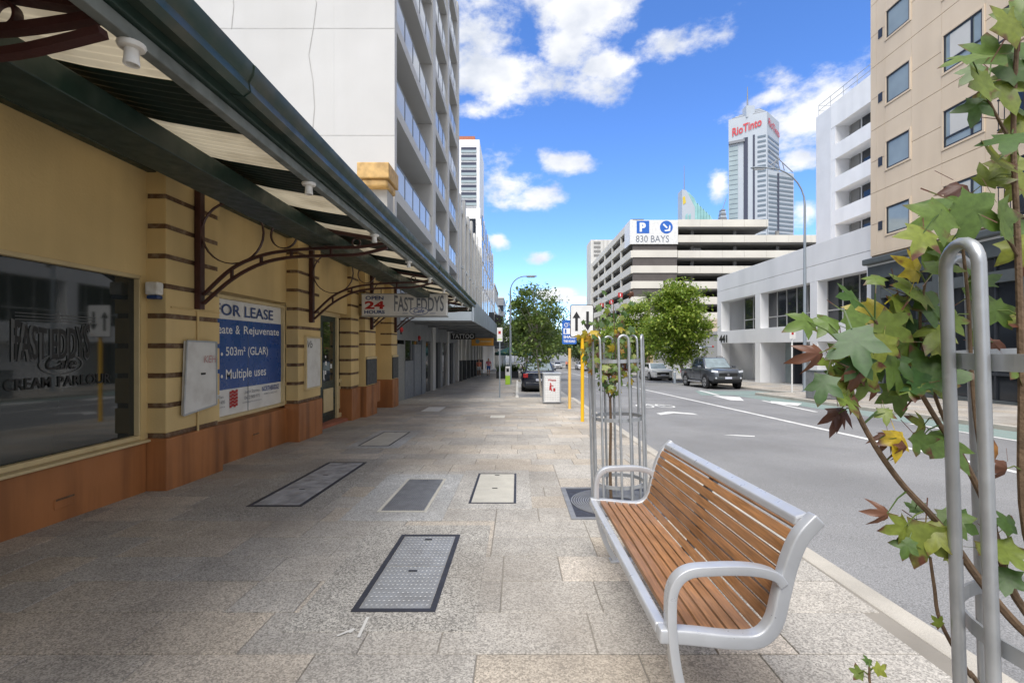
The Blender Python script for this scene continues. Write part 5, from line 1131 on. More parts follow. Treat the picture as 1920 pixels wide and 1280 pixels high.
LEAVES = [(1513, 602, 62, -110), (1554, 606, 66, -70), (1598, 558, 60, -85), (1642, 523, 45, 10), (1718, 508, 70, 15, 'a'), (1605, 640, 100, 170), (1642, 584, 86, -130, 'a'), (1686, 584, 100, 175), (1716, 545, 100, 60), (1738, 570, 90, 120),
    (1760, 501, 64, 30), (1769, 479, 52, 0), (1546, 676, 60, 200), (1535, 662, 55, -110, 'd'), (1578, 663, 66, 180), (1546, 718, 62, 190), (1572, 702, 62, 160), (1620, 716, 64, 120), (1582, 744, 62, 185), (1572, 775, 48, 190, 'd'),
    (1596, 748, 40, 100, 'd'), (1640, 722, 40, 110, 'd'), (1674, 689, 84, 150), (1683, 735, 72, 170), (1700, 645, 86, -60), (1752, 645, 84, 100), (1744, 704, 108, 40), (1655, 645, 66, 190), (1660, 774, 36, 180), (1642, 676, 64, 160),
    (1832, 628, 52, 160), (1823, 551, 62, 60), (1842, 527, 60, 20), (1862, 641, 50, 100, 'd'), (1852, 665, 60, 200), (1870, 582, 64, 150), (1804, 350, 72, 150, 'd'), (1760, 405, 104, -120), (1729, 440, 84, -150), (1786, 383, 96, -40), (1823, 394, 116, 120),
    (1852, 339, 64, 50), (1875, 405, 96, 150), (1902, 424, 86, 100), (1910, 462, 76, 160), (1820, 108, 74, -100), (1857, 101, 86, 10), (1894, 53, 90, 30), (1829, 132, 54, -140), (1842, 158, 74, -110), (1833, 197, 64, 200), (1878, 158, 96, 170),
    (1899, 134, 80, 60), (1911, 97, 80, 100), (1903, 203, 66, 150), (1895, 260, 86, 200), (1869, 302, 96, -120), (1886, 309, 86, 160), (1911, 231, 76, 120), (1915, 341, 76, 150), (1911, 292, 70, 60), (1908, 600, 60, 150), (1905, 690, 55, 170), (1912, 30, 80, 0),
    (1575, 768, 40, 190, 'd'), (1655, 772, 30, 180), (1681, 821, 58, 190, 'a'), (1664, 815, 40, 220, 'd'), (1722, 825, 54, 150), (1769, 830, 96, 175), (1732, 797, 48, -60), (1780, 797, 46, 40), (1700, 838, 40, 160, 'd'), (1663, 963, 44, -80, 'd'), (1716, 953, 32, 0),
    (1695, 988, 60, -100), (1732, 1004, 86, 190), (1753, 1000, 74, 130), (1781, 971, 64, 80), (1797, 979, 64, 110), (1701, 1020, 46, 200), (1783, 1036, 62, 120), (1846, 1028, 42, 90), (1886, 1032, 74, 170), (1888, 1082, 62, 190), (1890, 983, 52, 60), (1862, 845, 48, 60, 'a'), (1888, 878, 46, 190, 'd'),
    (1760, 1168, 26, -40), (1628, 1240, 20, 10), (1610, 1262, 28, -70), (1648, 1256, 28, 60), (1626, 690, 60, 90), (1600, 600, 70, 140), (1665, 610, 76, 120), (1720, 620, 80, 200), (1780, 600, 60, 90), (1785, 450, 60, 180), (1745, 470, 60, 140), (1612, 678, 60, 210)]
inner = [n_ for q in paths[1:6] for n_ in q[len(q) // 3:]]
for i in range(60):
    n_ = inner[rl_.randrange(len(inner))]; x_ = n_.x * F / n_.y + VX + rl_.gauss(0, 32); y_ = VY - (n_.z - E) * F / n_.y + rl_.gauss(0, 28)
    if 470 < y_ < 770 and 1520 < x_ < 1790: LEAVES.append((x_, y_, rl_.uniform(34, 74), rl_.uniform(90, 270), rl_.choice('gggggggd')))
tw_ = B()
for l in LEAVES:
    px, py, s_, dr_ = l[:4]; kind = l[4] if len(l) > 4 else 'g'
    near = min(nodes, key=lambda n_: ((n_.x * F / n_.y + VX - px) ** 2 + (VY - (n_.z - E) * F / n_.y - py) ** 2)); d = near.y + rl_.uniform(-.05, .04)
    pos = P(px, py, d); put_leaf(sap, pos, s_ * d / F * 1.08, dr_, kind)
    if (pos - near).length > .02: tw_.tube([near, near.lerp(pos, .5) + Vector((0, 0, .008)), pos], [.0022, .0016, .001], 4)
tw_.build('leaf_stalks', 'leaf_plane', sap)['kind'] = 'stuff'
# sapling in the guard behind the bench
s2_ = thing('sapling_tree', 'slender young sapling with yellowing crown in the guard behind the bench', 'sapling', GF)
def b2(pts, r0, r1, name='branch'): return br([P(x, y, d) for x, y, d in pts], r0, r1, name, s2_)
nd = b2([(1146, 945, 4.98), (1144, 880, 4.98), (1145, 800, 4.98), (1144, 748, 4.98)], .017, .013, 'trunk')
nd = b2([(1144, 748, 4.98), (1152, 728, 4.96), (1155, 690, 4.95), (1152, 620, 4.95), (1150, 566, 4.95)], .009, .003) + b2([(1144, 748, 4.98), (1136, 725, 4.98), (1132, 690, 4.96), (1125, 630, 4.94), (1120, 600, 4.9)], .008, .003) + b2([(1154, 690, 4.95), (1166, 640, 5.0), (1172, 575, 5.03)], .005, .002) + b2([(1134, 700, 4.97), (1112, 670, 4.9), (1100, 640, 4.85)], .004, .002) + b2([(1153, 700, 4.96), (1176, 670, 5.05), (1186, 620, 5.1)], .004, .002)
for i in range(190):
    q_ = nd[rl_.randrange(len(nd))]; pos = q_ + Vector((rl_.gauss(0, .075), rl_.gauss(0, .09), rl_.gauss(0, .07)))
    if pos.z < E - .5: continue
    kind = 'a' if (rl_.random() < .10 and pos.z < E + .2) else ('d' if rl_.random() < .05 else 'g'); put_leaf(s2_, pos, rl_.uniform(.055, .105), rl_.uniform(90, 270), kind)
for x, y in ((1098, 626), (1112, 622), (1106, 634)): put_leaf(s2_, P(x, y, 4.8), .12, rl_.uniform(60, 200), 'a')

# ---------------------------------------------------------------- signs on posts
def post(name, label, cat, x, y, h, r, m, group=None):
    t = thing(name, label, cat, (x, y, zg(y)), group=group); B().tube([(x, y, zg(y) - .1), (x, y, zg(y) + h)], r, 12).build('post', m, t, smooth=True); return t
def rrect(x0, x1, z0, z1, r, y, n=5):
    pts = []
    for cx, cz, a0 in ((x1 - r, z0 + r, -90), (x1 - r, z1 - r, 0), (x0 + r, z1 - r, 90), (x0 + r, z0 + r, 180)):
        for i in range(n + 1): a = rad(a0 + 90 * i / n); pts.append((cx + r * math.cos(a), y, cz + r * math.sin(a)))
    return pts
a = G(1092, 790); t = post('road_sign', 'white two-way arrows road sign on a bright yellow post', 'sign', a.x, a.y, 1.9, .042, 'yellow_post'); y = a.y - .05
B().tube([(a.x, a.y, zg(a.y) + 1.9), (a.x, a.y, zg(a.y) + 2.75)], .038, 10).build('post_top', 'yellow_post', t)
p0, p1 = P(1069, 632, y), P(1113, 571, y); z0, z1 = p0.z, p1.z; x0, x1 = p0.x, p1.x
B().poly(rrect(x0, x1, z0, z1, .05, y), (0, -.006, 0)).build('plate', 'print_black', t); B().poly(rrect(x0 + .016, x1 - .016, z0 + .016, z1 - .016, .04, y - .0062), (0, -.003, 0)).build('face', 'sign_white', t)
def arrow(cx, zb, zt, wd, hd, hh, yy, up_=True, par=t, m='print_black'):
    if not up_: pts = [(cx, zb), (cx + hd, zb + hh), (cx + wd, zb + hh), (cx + wd, zt), (cx - wd, zt), (cx - wd, zb + hh), (cx - hd, zb + hh)]
    else: pts = [(cx - wd, zb), (cx + wd, zb), (cx + wd, zt - hh), (cx + hd, zt - hh), (cx, zt), (cx - hd, zt - hh), (cx - wd, zt - hh)]
    return B().poly([(x, yy, z) for x, z in pts], (0, -.002, 0)).build('arrow', m, par)
ww, hh_ = x1 - x0, z1 - z0; arrow(x0 + .27 * ww, z0 + .19 * hh_, z0 + .79 * hh_, .032, .095, .16, y - .0095); arrow(x0 + .74 * ww, z0 + .20 * hh_, z0 + .79 * hh_, .032, .095, .16, y - .0095, False)
text('08', t, 'print_red', (x1 - .13, y - .0095, z0 + .05), rt, up, .03)
a = G(1068, 766); t = post('road_sign', 'blue cyclist and pedestrian sign reading SHARE THE ROAD on paler yellow post', 'sign', a.x, a.y, 1.85, .045, 'yellow_post_pale'); y = a.y - .05
p0, p1 = P(1054, 645, y), P(1081, 600, y); B().poly(rrect(p0.x, p1.x, p0.z, p1.z, .04, y), (0, -.006, 0)).build('plate', 'sign_blue', t); x0, x1, z0, z1 = p0.x, p1.x, p0.z, p1.z; ww, hh_ = x1 - x0, z1 - z0
text('SHARE', t, 'print_white', (x0 + .04, y - .007, z0 + .24 * hh_), rt, up, .09, width=ww - .08, bold=.03); text('THE ROAD', t, 'print_white', (x0 + .04, y - .007, z0 + .07 * hh_), rt, up, .075, width=ww - .08, bold=.03)
B().box(x0 + .04, x1 - .04, y - .0085, y - .0063, z0 + .42 * hh_, z0 + .66 * hh_).build('white_panel', 'print_white', t); B().box(x0 + .08, x0 + .13, y - .0105, y - .0088, z0 + .45 * hh_, z0 + .63 * hh_).build('figure', 'sign_blue', t); arrow(x0 + .3, z0 + .45 * hh_, z0 + .63 * hh_, .015, .05, .06, y - .0088, True, t, 'sign_blue')
for c_ in (.28, .66): ellipse(t, 'print_white', (x0 + c_ * ww, y - .005, z0 + .8 * hh_), rt, up, .06, .06, .016, dpt=.004, name='bicycle_wheel')
B().tube([(x0 + .28 * ww, y - .009, z0 + .8 * hh_), (x0 + .42 * ww, y - .009, z0 + .88 * hh_), (x0 + .66 * ww, y - .009, z0 + .8 * hh_)], .006, 4).build('bicycle_frame', 'print_white', t)
a = G(937, 745); t = post('parking_sign_post', 'slim grey parking sign post on the footpath before the white kerb', 'sign', a.x, a.y, 2.25, .03, 'lamp_grey'); y = a.y - .04; p0, p1 = P(932, 640, y), P(942, 614, y)
B().box(p0.x, p1.x, y - .006, y, p0.z, p1.z).build('plate', 'sign_white', t); B().box(p0.x + .05, p0.x + .15, y - .009, y - .0063, p0.z + .3, p0.z + .42).build('print', 'print_red', t); B().box(p0.x + .02, p1.x - .02, y - .009, y - .0063, p0.z + .06, p0.z + .1).build('print', 'lime', t)
# litter bin
a, c = G(1018, 757), G(1052, 757); y = a.y
bi = thing('litter_bin', 'white perforated street bin with red tidy-man symbol beside the yellow posts', 'bin', (a.x, y, zg(y))); x0, x1 = a.x, c.x; z0, z1 = zg(y), zg(y) + 1.02
B().box(x0, x1, y, y + .6, z0 + .03, z1).build('cabinet', 'steel_galv', bi, bevel=.012); B().box(x0 + .05, x1 - .05, y - .012, y - .001, z0 + .07, z1 - .07).build('front_panel', 'sign_white', bi, bevel=.004); B().box(x0 - .01, x1 + .01, y - .015, y + .61, z1, z1 + .03).build('lid', 'bench_alloy', bi, bevel=.01); B().box(x0 + .02, x1 - .02, y + .02, y + .58, z0 - .03, z0 + .03).build('plinth', 'iron_frame', bi)
b = B()
for i in range(9):
    for j in range(14): xx, zz = x0 + .085 + .056 * i, z0 + .12 + .058 * j; b.box(xx, xx + .014, y - .0145, y - .0121, zz, zz + .014)
b.build('perforations', 'iron_frame', bi)['kind'] = 'stuff'
text('Waste', bi, 'print_red', ((x0 + x1) / 2, y - .016, z1 - .24), rt, up, .075, align='CENTER', width=.27, bold=.02, shear=.15); cx = (x0 + x1) / 2 - .05; zc_ = z1 - .50
B().lathe([(.03, 0), (.03, .003)], (cx - .0, y - .0165, zc_ + .17), 'y', 12).build('figure_head', 'print_red', bi); B().poly([(cx - .04, y - .015, zc_ - .06), (cx - .0, y - .015, zc_ - .04), (cx + .04, y - .015, zc_ - .09), (cx + .06, y - .015, zc_ - .08), (cx + .03, y - .015, zc_ + .02), (cx + .03, y - .015, zc_ + .1), (cx + .1, y - .015, zc_ + .07), (cx + .1, y - .015, zc_ + .09), (cx + .02, y - .015, zc_ + .135), (cx - .03, y - .015, zc_ + .12), (cx - .04, y - .015, zc_ + .02)], (0, -.002, 0)).build('figure_body', 'print_red', bi); B().box(cx + .09, cx + .16, y - .017, y - .0125, zc_ - .09, zc_ + .02).build('figure_basket', 'print_red', bi)
# street lamps
def lamp(name_label, base, H, reach, sgn):
    t = thing('street_lamp', name_label, 'street lamp', base, group='street lamps'); x, y, z = base; r = reach * .9
    pts = [(x, y, z - .1), (x, y, z + H * .5), (x, y, z + H - r)] + [(x + sgn * r * (1 - math.cos(rad(a))), y, z + H - r + r * math.sin(rad(a))) for a in range(12, 88, 12)] + [(x + sgn * reach, y, z + H)]
    n_ = len(pts); B().tube(pts, [.085 - .05 * min(1, i / 3.2) for i in range(n_)], 12).build('pole', 'lamp_grey', t, smooth=True); B().lathe([(.13, -.02), (.13, .04), (.09, .05)], (x, y, z), n=12).build('base_flange', 'lamp_grey', t)
    hx = x + sgn * reach; B().loft([[(hx - sgn * .1 + sgn * l * .66, y + w_ * math.cos(k * math.pi / 4), z + H - .0 + h_ * math.sin(k * math.pi / 4)) for k in range(8)] for l, w_, h_ in ((0, .05, .04), (.3, .10, .06), (.8, .12, .07), (1.1, .06, .03))]).build('lamp_head', 'lamp_grey', t, smooth=True); B().box(hx + .0 if sgn > 0 else hx - .5, hx + .5 if sgn > 0 else hx, y - .09, y + .09, z + H - .085, z + H - .06).build('lens', 'lamp_clear', t, bevel=.015)
a = G(957, 720); lamp('grey curved-arm street lamp beyond the parked dark hatchback', (a.x, a.y, a.z), 6.85, 1.05, 1)
a = G(1509, 734); lamp('tall grey curved-arm street lamp on the far footpath before the white office', (a.x, a.y, a.z), 10.7, 1.95, -1)
for y_ in (62, 95): lamp(('grey curved-arm street lamp at the kerb before the cream restaurant' if y_ < 70 else 'grey curved-arm street lamp far along the near kerb among dark trees'), (12.6 if y_ < 70 else 1.4, y_, zg(y_)), 9.5, 1.8, -1 if y_ < 70 else 1)
tk = thing('ticket_machine', 'white and lime parking ticket machine at the foot of the street lamp', 'ticket machine', (-.62, 30.2, zg(30.2))); B().box(-.75, -.45, 30.1, 30.35, zg(30) - .0, zg(30) + .55).build('lower_case', 'lime', tk, bevel=.02); B().box(-.75, -.45, 30.1, 30.35, zg(30) + .552, zg(30) + 1.12).build('upper_case', 'sign_white', tk, bevel=.03); B().box(-.68, -.52, 30.085, 30.099, zg(30) + .8, zg(30) + 1.0).build('display', 'print_black', tk)
# right footpath furniture
a = G(1485, 735); t = post('parking_sign_post', 'slim white sign post with small plate beside the tall lamp on the far footpath', 'sign', a.x, a.y, 2.9, .035, 'sign_white'); B().box(a.x - .14, a.x + .14, a.y - .05, a.y - .04, a.z + 2.5, a.z + 2.95).build('plate', 'sign_white', t); B().box(a.x - .05, a.x + .05, a.y - .054, a.y - .0505, a.z + 2.7, a.z + 2.85).build('print', 'print_red', t)
a = G(1531, 749); cb = thing('litter_bin', 'low grey slatted street bin on the far footpath', 'bin', (a.x, a.y, a.z)); B().box(a.x, a.x + 1.15, a.y, a.y + .7, a.z, a.z + 1.05).build('cabinet', 'iron_cover', cb, bevel=.015)
for i in range(8): B().box(a.x + .03, a.x + 1.12, a.y - .025, a.y - .002, a.z + .06 + .118 * i, a.z + .14 + .118 * i).build('slat', 'iron_cover', cb)
B().box(a.x - .02, a.x + 1.17, a.y - .03, a.y + .72, a.z + 1.05, a.z + 1.09).build('lid', 'podium_grey', cb)
a = G(1265, 719, .1); bo = thing('bollard', 'grey steel bollard between the pickup and white sedan', 'bollard', a); B().lathe([(.09, 0), (.09, .95), (.07, 1.0), (0, 1.01)], a, n=14).build('shaft', 'lamp_grey', bo, smooth=True); B().lathe([(.093, .8), (.093, .87)], a, n=14).build('band', 'sign_white', bo)
bm = thing('boom_gate', 'grey boom barrier with red tip at the white office driveway', 'barrier', (16.3, 41.0, zg(41))); z = zg(41); B().box(16.1, 16.4, 40.9, 41.2, z, z + 1.05).build('cabinet', 'lamp_grey', bm, bevel=.02); b = B().tube([(15.95, 41, z), (15.95, 41, E + .05)], .06, 8); b.build('post', 'lamp_grey', bm); B().tube([(13.6, 41, E - .03), (16.5, 41, E + .02)], .06, 8).build('arm', 'lamp_grey', bm); B().lathe([(.09, 0), (.09, .12)], (16.5, 41, E + .02), 'x', 10).build('tip', 'print_red', bm)
a = P(1306, 708, 40.6); tkn = thing('water_tank', 'polished steel cylindrical tank against the white annex wall', 'tank', (a.x, 40.4, zg(40))); B().lathe([(.6, 0), (.6, 2.3), (.5, 2.42), (0, 2.5)], (a.x + .1, 40.3, zg(40) + .2), n=24).build('vessel', 'tank_steel', tkn, smooth=True); B().lathe([(.62, .9), (.62, .96)], (a.x + .1, 40.3, zg(40) + .2), n=24).build('hoop', 'steel_galv', tkn)
for dx, dy in ((-.4, -.4), (.4, -.4), (-.4, .4), (.4, .4)): B().tube([(a.x + .1 + dx, 40.3 + dy, zg(40)), (a.x + .1 + dx, 40.3 + dy, zg(40) + .22)], .04, 6).build('leg', 'steel_galv', tkn)
# red wayfinding signs on slim poles along the restaurants
for px, py, d, wd, lb in ((1163, 553, 66, .62, 'red square sign on a slim pole in front of the car park'), (1146, 566, 80, .7, 'small white and red banner sign on a slim pole before the car park corner'), (1128, 572, 98, .8, 'distant banner sign on a slim pole before the restaurants')):
    q = P(px, py, d); t = thing('banner_sign', lb, 'sign', (q.x, d, zg(d))); B().tube([(q.x, d, zg(d)), (q.x, d, q.z)], .05, 6).build('pole', 'lamp_grey', t); B().box(q.x - wd / 2, q.x + wd / 2, d - .08, d - .06, q.z - wd / 2, q.z + wd / 2).build('plate', 'print_red', t); B().box(q.x - wd * .1, q.x + wd * .1, d - .09, d - .081, q.z - wd * .3, q.z + wd * .3).build('print', 'print_white', t)
# ---------------------------------------------------------------- vehicles (built facing -y, origin on the ground)
def car(name, label, cat, loc, rz, paint, L_, Wd, H, belt, hood, deck, cabin, wheel_r=.33, wb=(.2, .8), bed=False, glass='car_glass', group='cars parked along the street', front=True, rails=False):
    t = thing(name, label, cat, loc, rz, group, rx=0)
    h = Wd / 2; f, r = -L_ / 2, L_ / 2
    def sec(y, w_, zb, zs, zt, wt): # half ring mirrored
        a = [(w_ * .86, zb), (w_ * .97, zb + .08), (w_, (zb + zs) / 2), (w_ * .985, zs - .02), (wt, zt)]
        return [(x, y, z) for x, z in a] + [(-x, y, z) for x, z in reversed(a)]
    zb = .24 if not bed else .42
    c0, c1, c2, c3 = cabin     # base front, roof front, roof rear, base rear (fraction of length)
    yf = lambda s_: f + s_ * L_
    rings = [sec(yf(0), h * .74, zb + .12, hood - .22, hood - .2, h * .66), sec(yf(.025), h * .9, zb, hood - .1, hood - .06, h * .76), sec(yf(.1), h * .985, zb, hood - .04, hood + .02, h * .78), sec(yf(c0), h, zb, belt, belt + .05, h * .84)]
    rings += [sec(yf(.5), h, zb, belt, belt + .03, h * .9), sec(yf(c3), h, zb, belt + .02, (deck if bed else belt + .03), h * .93 if bed else h * .86)]
    rings += [sec(yf(.955), h * .97, zb + .02, deck - .04, deck, h * .93 if bed else h * .78), sec(yf(.99), h * .9, zb + .08, deck - .1, deck - .06, h * .88 if bed else h * .74)]
    B().loft(rings).build('body', paint, t, smooth=True, local=True, bevel=.02)
    zr = H; wb_, wr = h * .86, h * .68; z0 = belt + .02
    g = {'bf': yf(c0), 'rf': yf(c1), 'rr': yf(c2), 'br': yf(c3)}
    cor = [(-wb_, g['bf'], z0), (wb_, g['bf'], z0), (wb_, g['br'], z0), (-wb_, g['br'], z0), (-wr, g['rf'], zr), (wr, g['rf'], zr), (wr, g['rr'], zr), (-wr, g['rr'], zr)]
    B().hexa(cor).build('cabin', paint, t, bevel=.07, seg=3, local=True, smooth=True)
    C_ = [Vector(v) for v in cor]
    def quad(a, b_, c, d, u0, u1, v0, v1, push, nm, m):
        P_ = lambda u_, v_: (a.lerp(b_, u_)).lerp(d.lerp(c, u_), v_)
        pts = [P_(u0, v0), P_(u1, v0), P_(u1, v1), P_(u0, v1)]; n_ = (pts[1] - pts[0]).cross(pts[3] - pts[0]).normalized() * push
        return B().poly([p - n_ * .2 for p in pts], n_ * 1.2).build(nm, m, t, local=True)
    quad(C_[0], C_[1], C_[5], C_[4], .06, .94, .10, .92, .012, 'windscreen', glass); quad(C_[2], C_[3], C_[7], C_[6], .07, .93, .14, .88, .012, 'rear_window', glass)
    for (a, b_, c, d) in ((C_[1], C_[2], C_[6], C_[5]), (C_[3], C_[0], C_[4], C_[7])):
        fl = a.y > b_.y
        for u0, u1 in ((.07, .49), (.53, .93)): quad(a, b_, c, d, u0, u1, .16, .88, .012, 'side_window', 'car_glass')
    for sx in (-1, 1):
        for s_ in wb:
            y = yf(s_); B().lathe([(wheel_r * 1.17, -.02), (wheel_r * 1.17, .012)], (sx * (h - .004), y, wheel_r + .02), 'x', 24).build('wheel_arch', 'car_black_trim', t, local=True)
            wl = B().lathe([(wheel_r * .62, -.1), (wheel_r * .96, -.1), (wheel_r, -.07), (wheel_r, .07), (wheel_r * .95, .1), (wheel_r * .66, .1)], (sx * (h - .075), y, wheel_r), 'x', 24).build('wheel', 'rubber', t, smooth=True, local=True)
            rim = B().lathe([(wheel_r * .64, 0), (wheel_r * .64, .01 * sx), (wheel_r * .5, .004 * sx)], (sx * (h + .014), y, wheel_r), 'x', 20).build('rim', 'car_black_trim', wl, local=True)
            b = B()
            for k in range(5):
                an = 2 * math.pi * k / 5 + .3; ca, sa = math.cos(an), math.sin(an); q = wheel_r * .62; w_ = wheel_r * .12; x = sx * (h + .026)
                b.poly([(x, y - sa * w_, wheel_r + ca * w_), (x, y + ca * q - sa * w_, wheel_r + sa * q + ca * w_), (x, y + ca * q + sa * w_, wheel_r + sa * q - ca * w_), (x, y + sa * w_, wheel_r - ca * w_)], (.012 * sx, 0, 0))
            ring_ = [[(sx * (h + .02), y + math.cos(2 * math.pi * i / 20) * r_, wheel_r + math.sin(2 * math.pi * i / 20) * r_) for r_ in (wheel_r * .58, wheel_r * .66)] + [(sx * (h + .034), y + math.cos(2 * math.pi * i / 20) * r_, wheel_r + math.sin(2 * math.pi * i / 20) * r_) for r_ in (wheel_r * .66, wheel_r * .58)] for i in range(21)]
            b.loft(ring_, cap=False); b.build('spokes', 'alloy_rim', wl, local=True)
        B().loft([[(sx * (h * .97), yf(c0) + .28, belt + .06), (sx * (h * .97), yf(c0) + .42, belt + .06), (sx * (h * .97), yf(c0) + .42, belt + .18), (sx * (h * .97), yf(c0) + .28, belt + .2)], [(sx * (h + .17), yf(c0) + .32, belt + .05), (sx * (h + .17), yf(c0) + .42, belt + .05), (sx * (h + .17), yf(c0) + .42, belt + .2), (sx * (h + .17), yf(c0) + .32, belt + .2)]]).build('mirror', paint, t, local=True, bevel=.02)
        B().poly([(sx * h * .62, f + .02, hood - .20), (sx * h * .93, f + .16, hood - .17), (sx * h * .93, f + .18, hood - .05), (sx * h * .60, f + .05, hood - .10)], (0, -.05, 0)).build('headlight', 'lamp_clear', t, local=True)
        B().box(*sorted((sx * h * .66, sx * h * .93)), r - .10, r - .005, deck - .30, deck - .10).build('tail_light', 'lamp_red', t, local=True, bevel=.015)
        B().box(*sorted((sx * (h - .01), sx * (h + .012))), yf(.52), yf(.56), belt - .14, belt - .10).build('door_handle', 'chrome' if bed else paint, t, local=True)
        for s_ in (c0 + .06, .5, c3 - .04): B().box(*sorted((sx * (h * .99), sx * (h * 1.003))), yf(s_) - .006, yf(s_) + .006, zb + .15, belt).build('door_gap', 'car_black_trim', t, local=True)
        B().box(*sorted((sx * h * .9, sx * (h + (.05 if bed else .004)))), yf(wb[0] + .1), yf(wb[1] - .1), zb - .08, zb + .02).build('sill', 'chrome' if bed else 'car_black_trim', t, local=True)
        if rails: B().tube([(sx * wr * .9, g['rf'] + .2, zr + .02), (sx * wr * .9, g['rf'] + .3, zr + .06), (sx * wr * .9, g['rr'] - .3, zr + .06), (sx * wr * .9, g['rr'] - .2, zr + .02)], .02, 6).build('roof_rail', 'car_black_trim', t, local=True)
    B().box(-h * .55, h * .55, f - .012, f + .05, hood - .42, hood - .20).build('grille', 'car_black_trim', t, local=True, bevel=.02)
    B().box(-h * .82, h * .82, f - .02, f + .2, zb + .02, zb + .18).build('bumper', 'car_black_trim' if bed else paint, t, local=True, bevel=.04)
    B().box(-h * .55, h * .55, f - .026, f - .018, zb + .05, zb + .14).build('air_intake', 'car_black_trim', t, local=True)
    B().box(-.19, .19, f - .045, f - .03, zb + .17, zb + .28).build('number_plate', 'plate_white', t, local=True); B().box(-.19, .19, r + .012, r + .024, zb + .32, zb + .43).build('number_plate', 'plate_white', t, local=True)
    B().box(-h * .85, h * .85, r - .16, r + .015, zb + .0, zb + .26).build('rear_bumper', paint if not bed else 'chrome', t, local=True, bevel=.05); B().box(-h * .8, h * .8, r - .1, r + .019, zb - .02, zb + .10).build('rear_skirt', 'car_black_trim', t, local=True)
    B().box(-h * .8, h * .8, yf(.08), yf(.92), zb - .10, zb + .05).build('underbody', 'car_black_trim', t, local=True)
    if bed:
        B().box(-h * .8, h * .8, yf(c3) + .06, r - .14, deck - .35, deck + .005).build('bed_well', 'car_black_trim', t, local=True)
        B().tube([(-h * .72, yf(c3) + .12, deck), (-h * .62, yf(c3) + .10, H - .08), (h * .62, yf(c3) + .10, H - .08), (h * .72, yf(c3) + .12, deck)], .035, 8).build('sports_bar', 'chrome', t, local=True, smooth=True)
        B().lathe([(.07, -.02), (.07, 0)], (0, f - .012, hood - .31), 'y', 14).build('badge', 'chrome', t, local=True); B().box(-h * .6, h * .6, f - .02, f - .005, hood - .44, hood - .41).build('grille_bar', 'chrome', t, local=True)
        for sx in (-1, 1): B().lathe([(.05, -.02), (.05, 0)], (sx * h * .72, f - .01, zb + .22), 'y', 12).build('fog_lamp', 'lamp_clear', t, local=True)
    return t
tl = -math.atan(S)
def place(t, y): t.rotation_euler.x = tl * (1 if abs(t.rotation_euler.z) < 1 else -1)
def rd(x, y): return (x, y, zg(y) - .12)
t = car('pickup_truck', 'dark grey dual-cab pickup truck parked outside the white office', 'pickup', rd(11.72, 29.5), 0, 'car_charcoal', 5.3, 1.9, 1.80, 1.12, 1.13, 1.10, (.235, .36, .60, .66), .39, (.175, .775), bed=True, glass='car_glass_pale', rails=True); place(t, 29)
t = car('sedan', 'white sports sedan parked behind the pickup truck', 'car', rd(11.75, 41.2), 0, 'car_white', 4.5, 1.8, 1.42, .88, .88, .98, (.25, .42, .70, .86), .33, (.19, .79), glass='car_glass_pale'); place(t, 41)
t = car('hatchback', 'dark navy hatchback parked in the paved bay behind the bin', 'car', (1.12, 26.3, zg(26.3) - .09), 0, 'car_navy', 4.28, 1.77, 1.53, .98, .93, 1.02, (.24, .40, .80, .95), .34, (.19, .79), glass='car_glass_pale'); t.rotation_euler.z = math.pi; place(t, 26)
t = car('sedan', 'white sedan parked well down the far side under dark trees', 'car', rd(11.6, 80), 0, 'car_white', 4.5, 1.8, 1.46, .9, .9, 1.0, (.25, .42, .70, .86)); place(t, 80)
t = car('hatchback', 'silver hatchback parked behind the farther white sedan', 'car', rd(11.6, 88), 0, 'bench_alloy', 4.2, 1.77, 1.5, .95, .92, 1.0, (.24, .40, .80, .95)); place(t, 88)
t = car('hatchback', 'white hatchback far along the near side beyond the navy car', 'car', rd(1.3, 62), math.pi, 'car_white', 4.2, 1.77, 1.5, .95, .92, 1.0, (.24, .40, .80, .95)); place(t, 62)
t = car('hatchback', 'orange-red hatchback far along the near side of the street', 'car', rd(3.6, 74), math.pi, 'shirt_orange', 4.2, 1.8, 1.65, 1.0, .95, 1.05, (.22, .36, .82, .96)); place(t, 74)
t = car('sedan', 'silver sedan driving far down the middle of the street', 'car', rd(8.6, 104), 0, 'bench_alloy', 4.5, 1.8, 1.46, .9, .9, 1.0, (.25, .42, .70, .86)); place(t, 104)

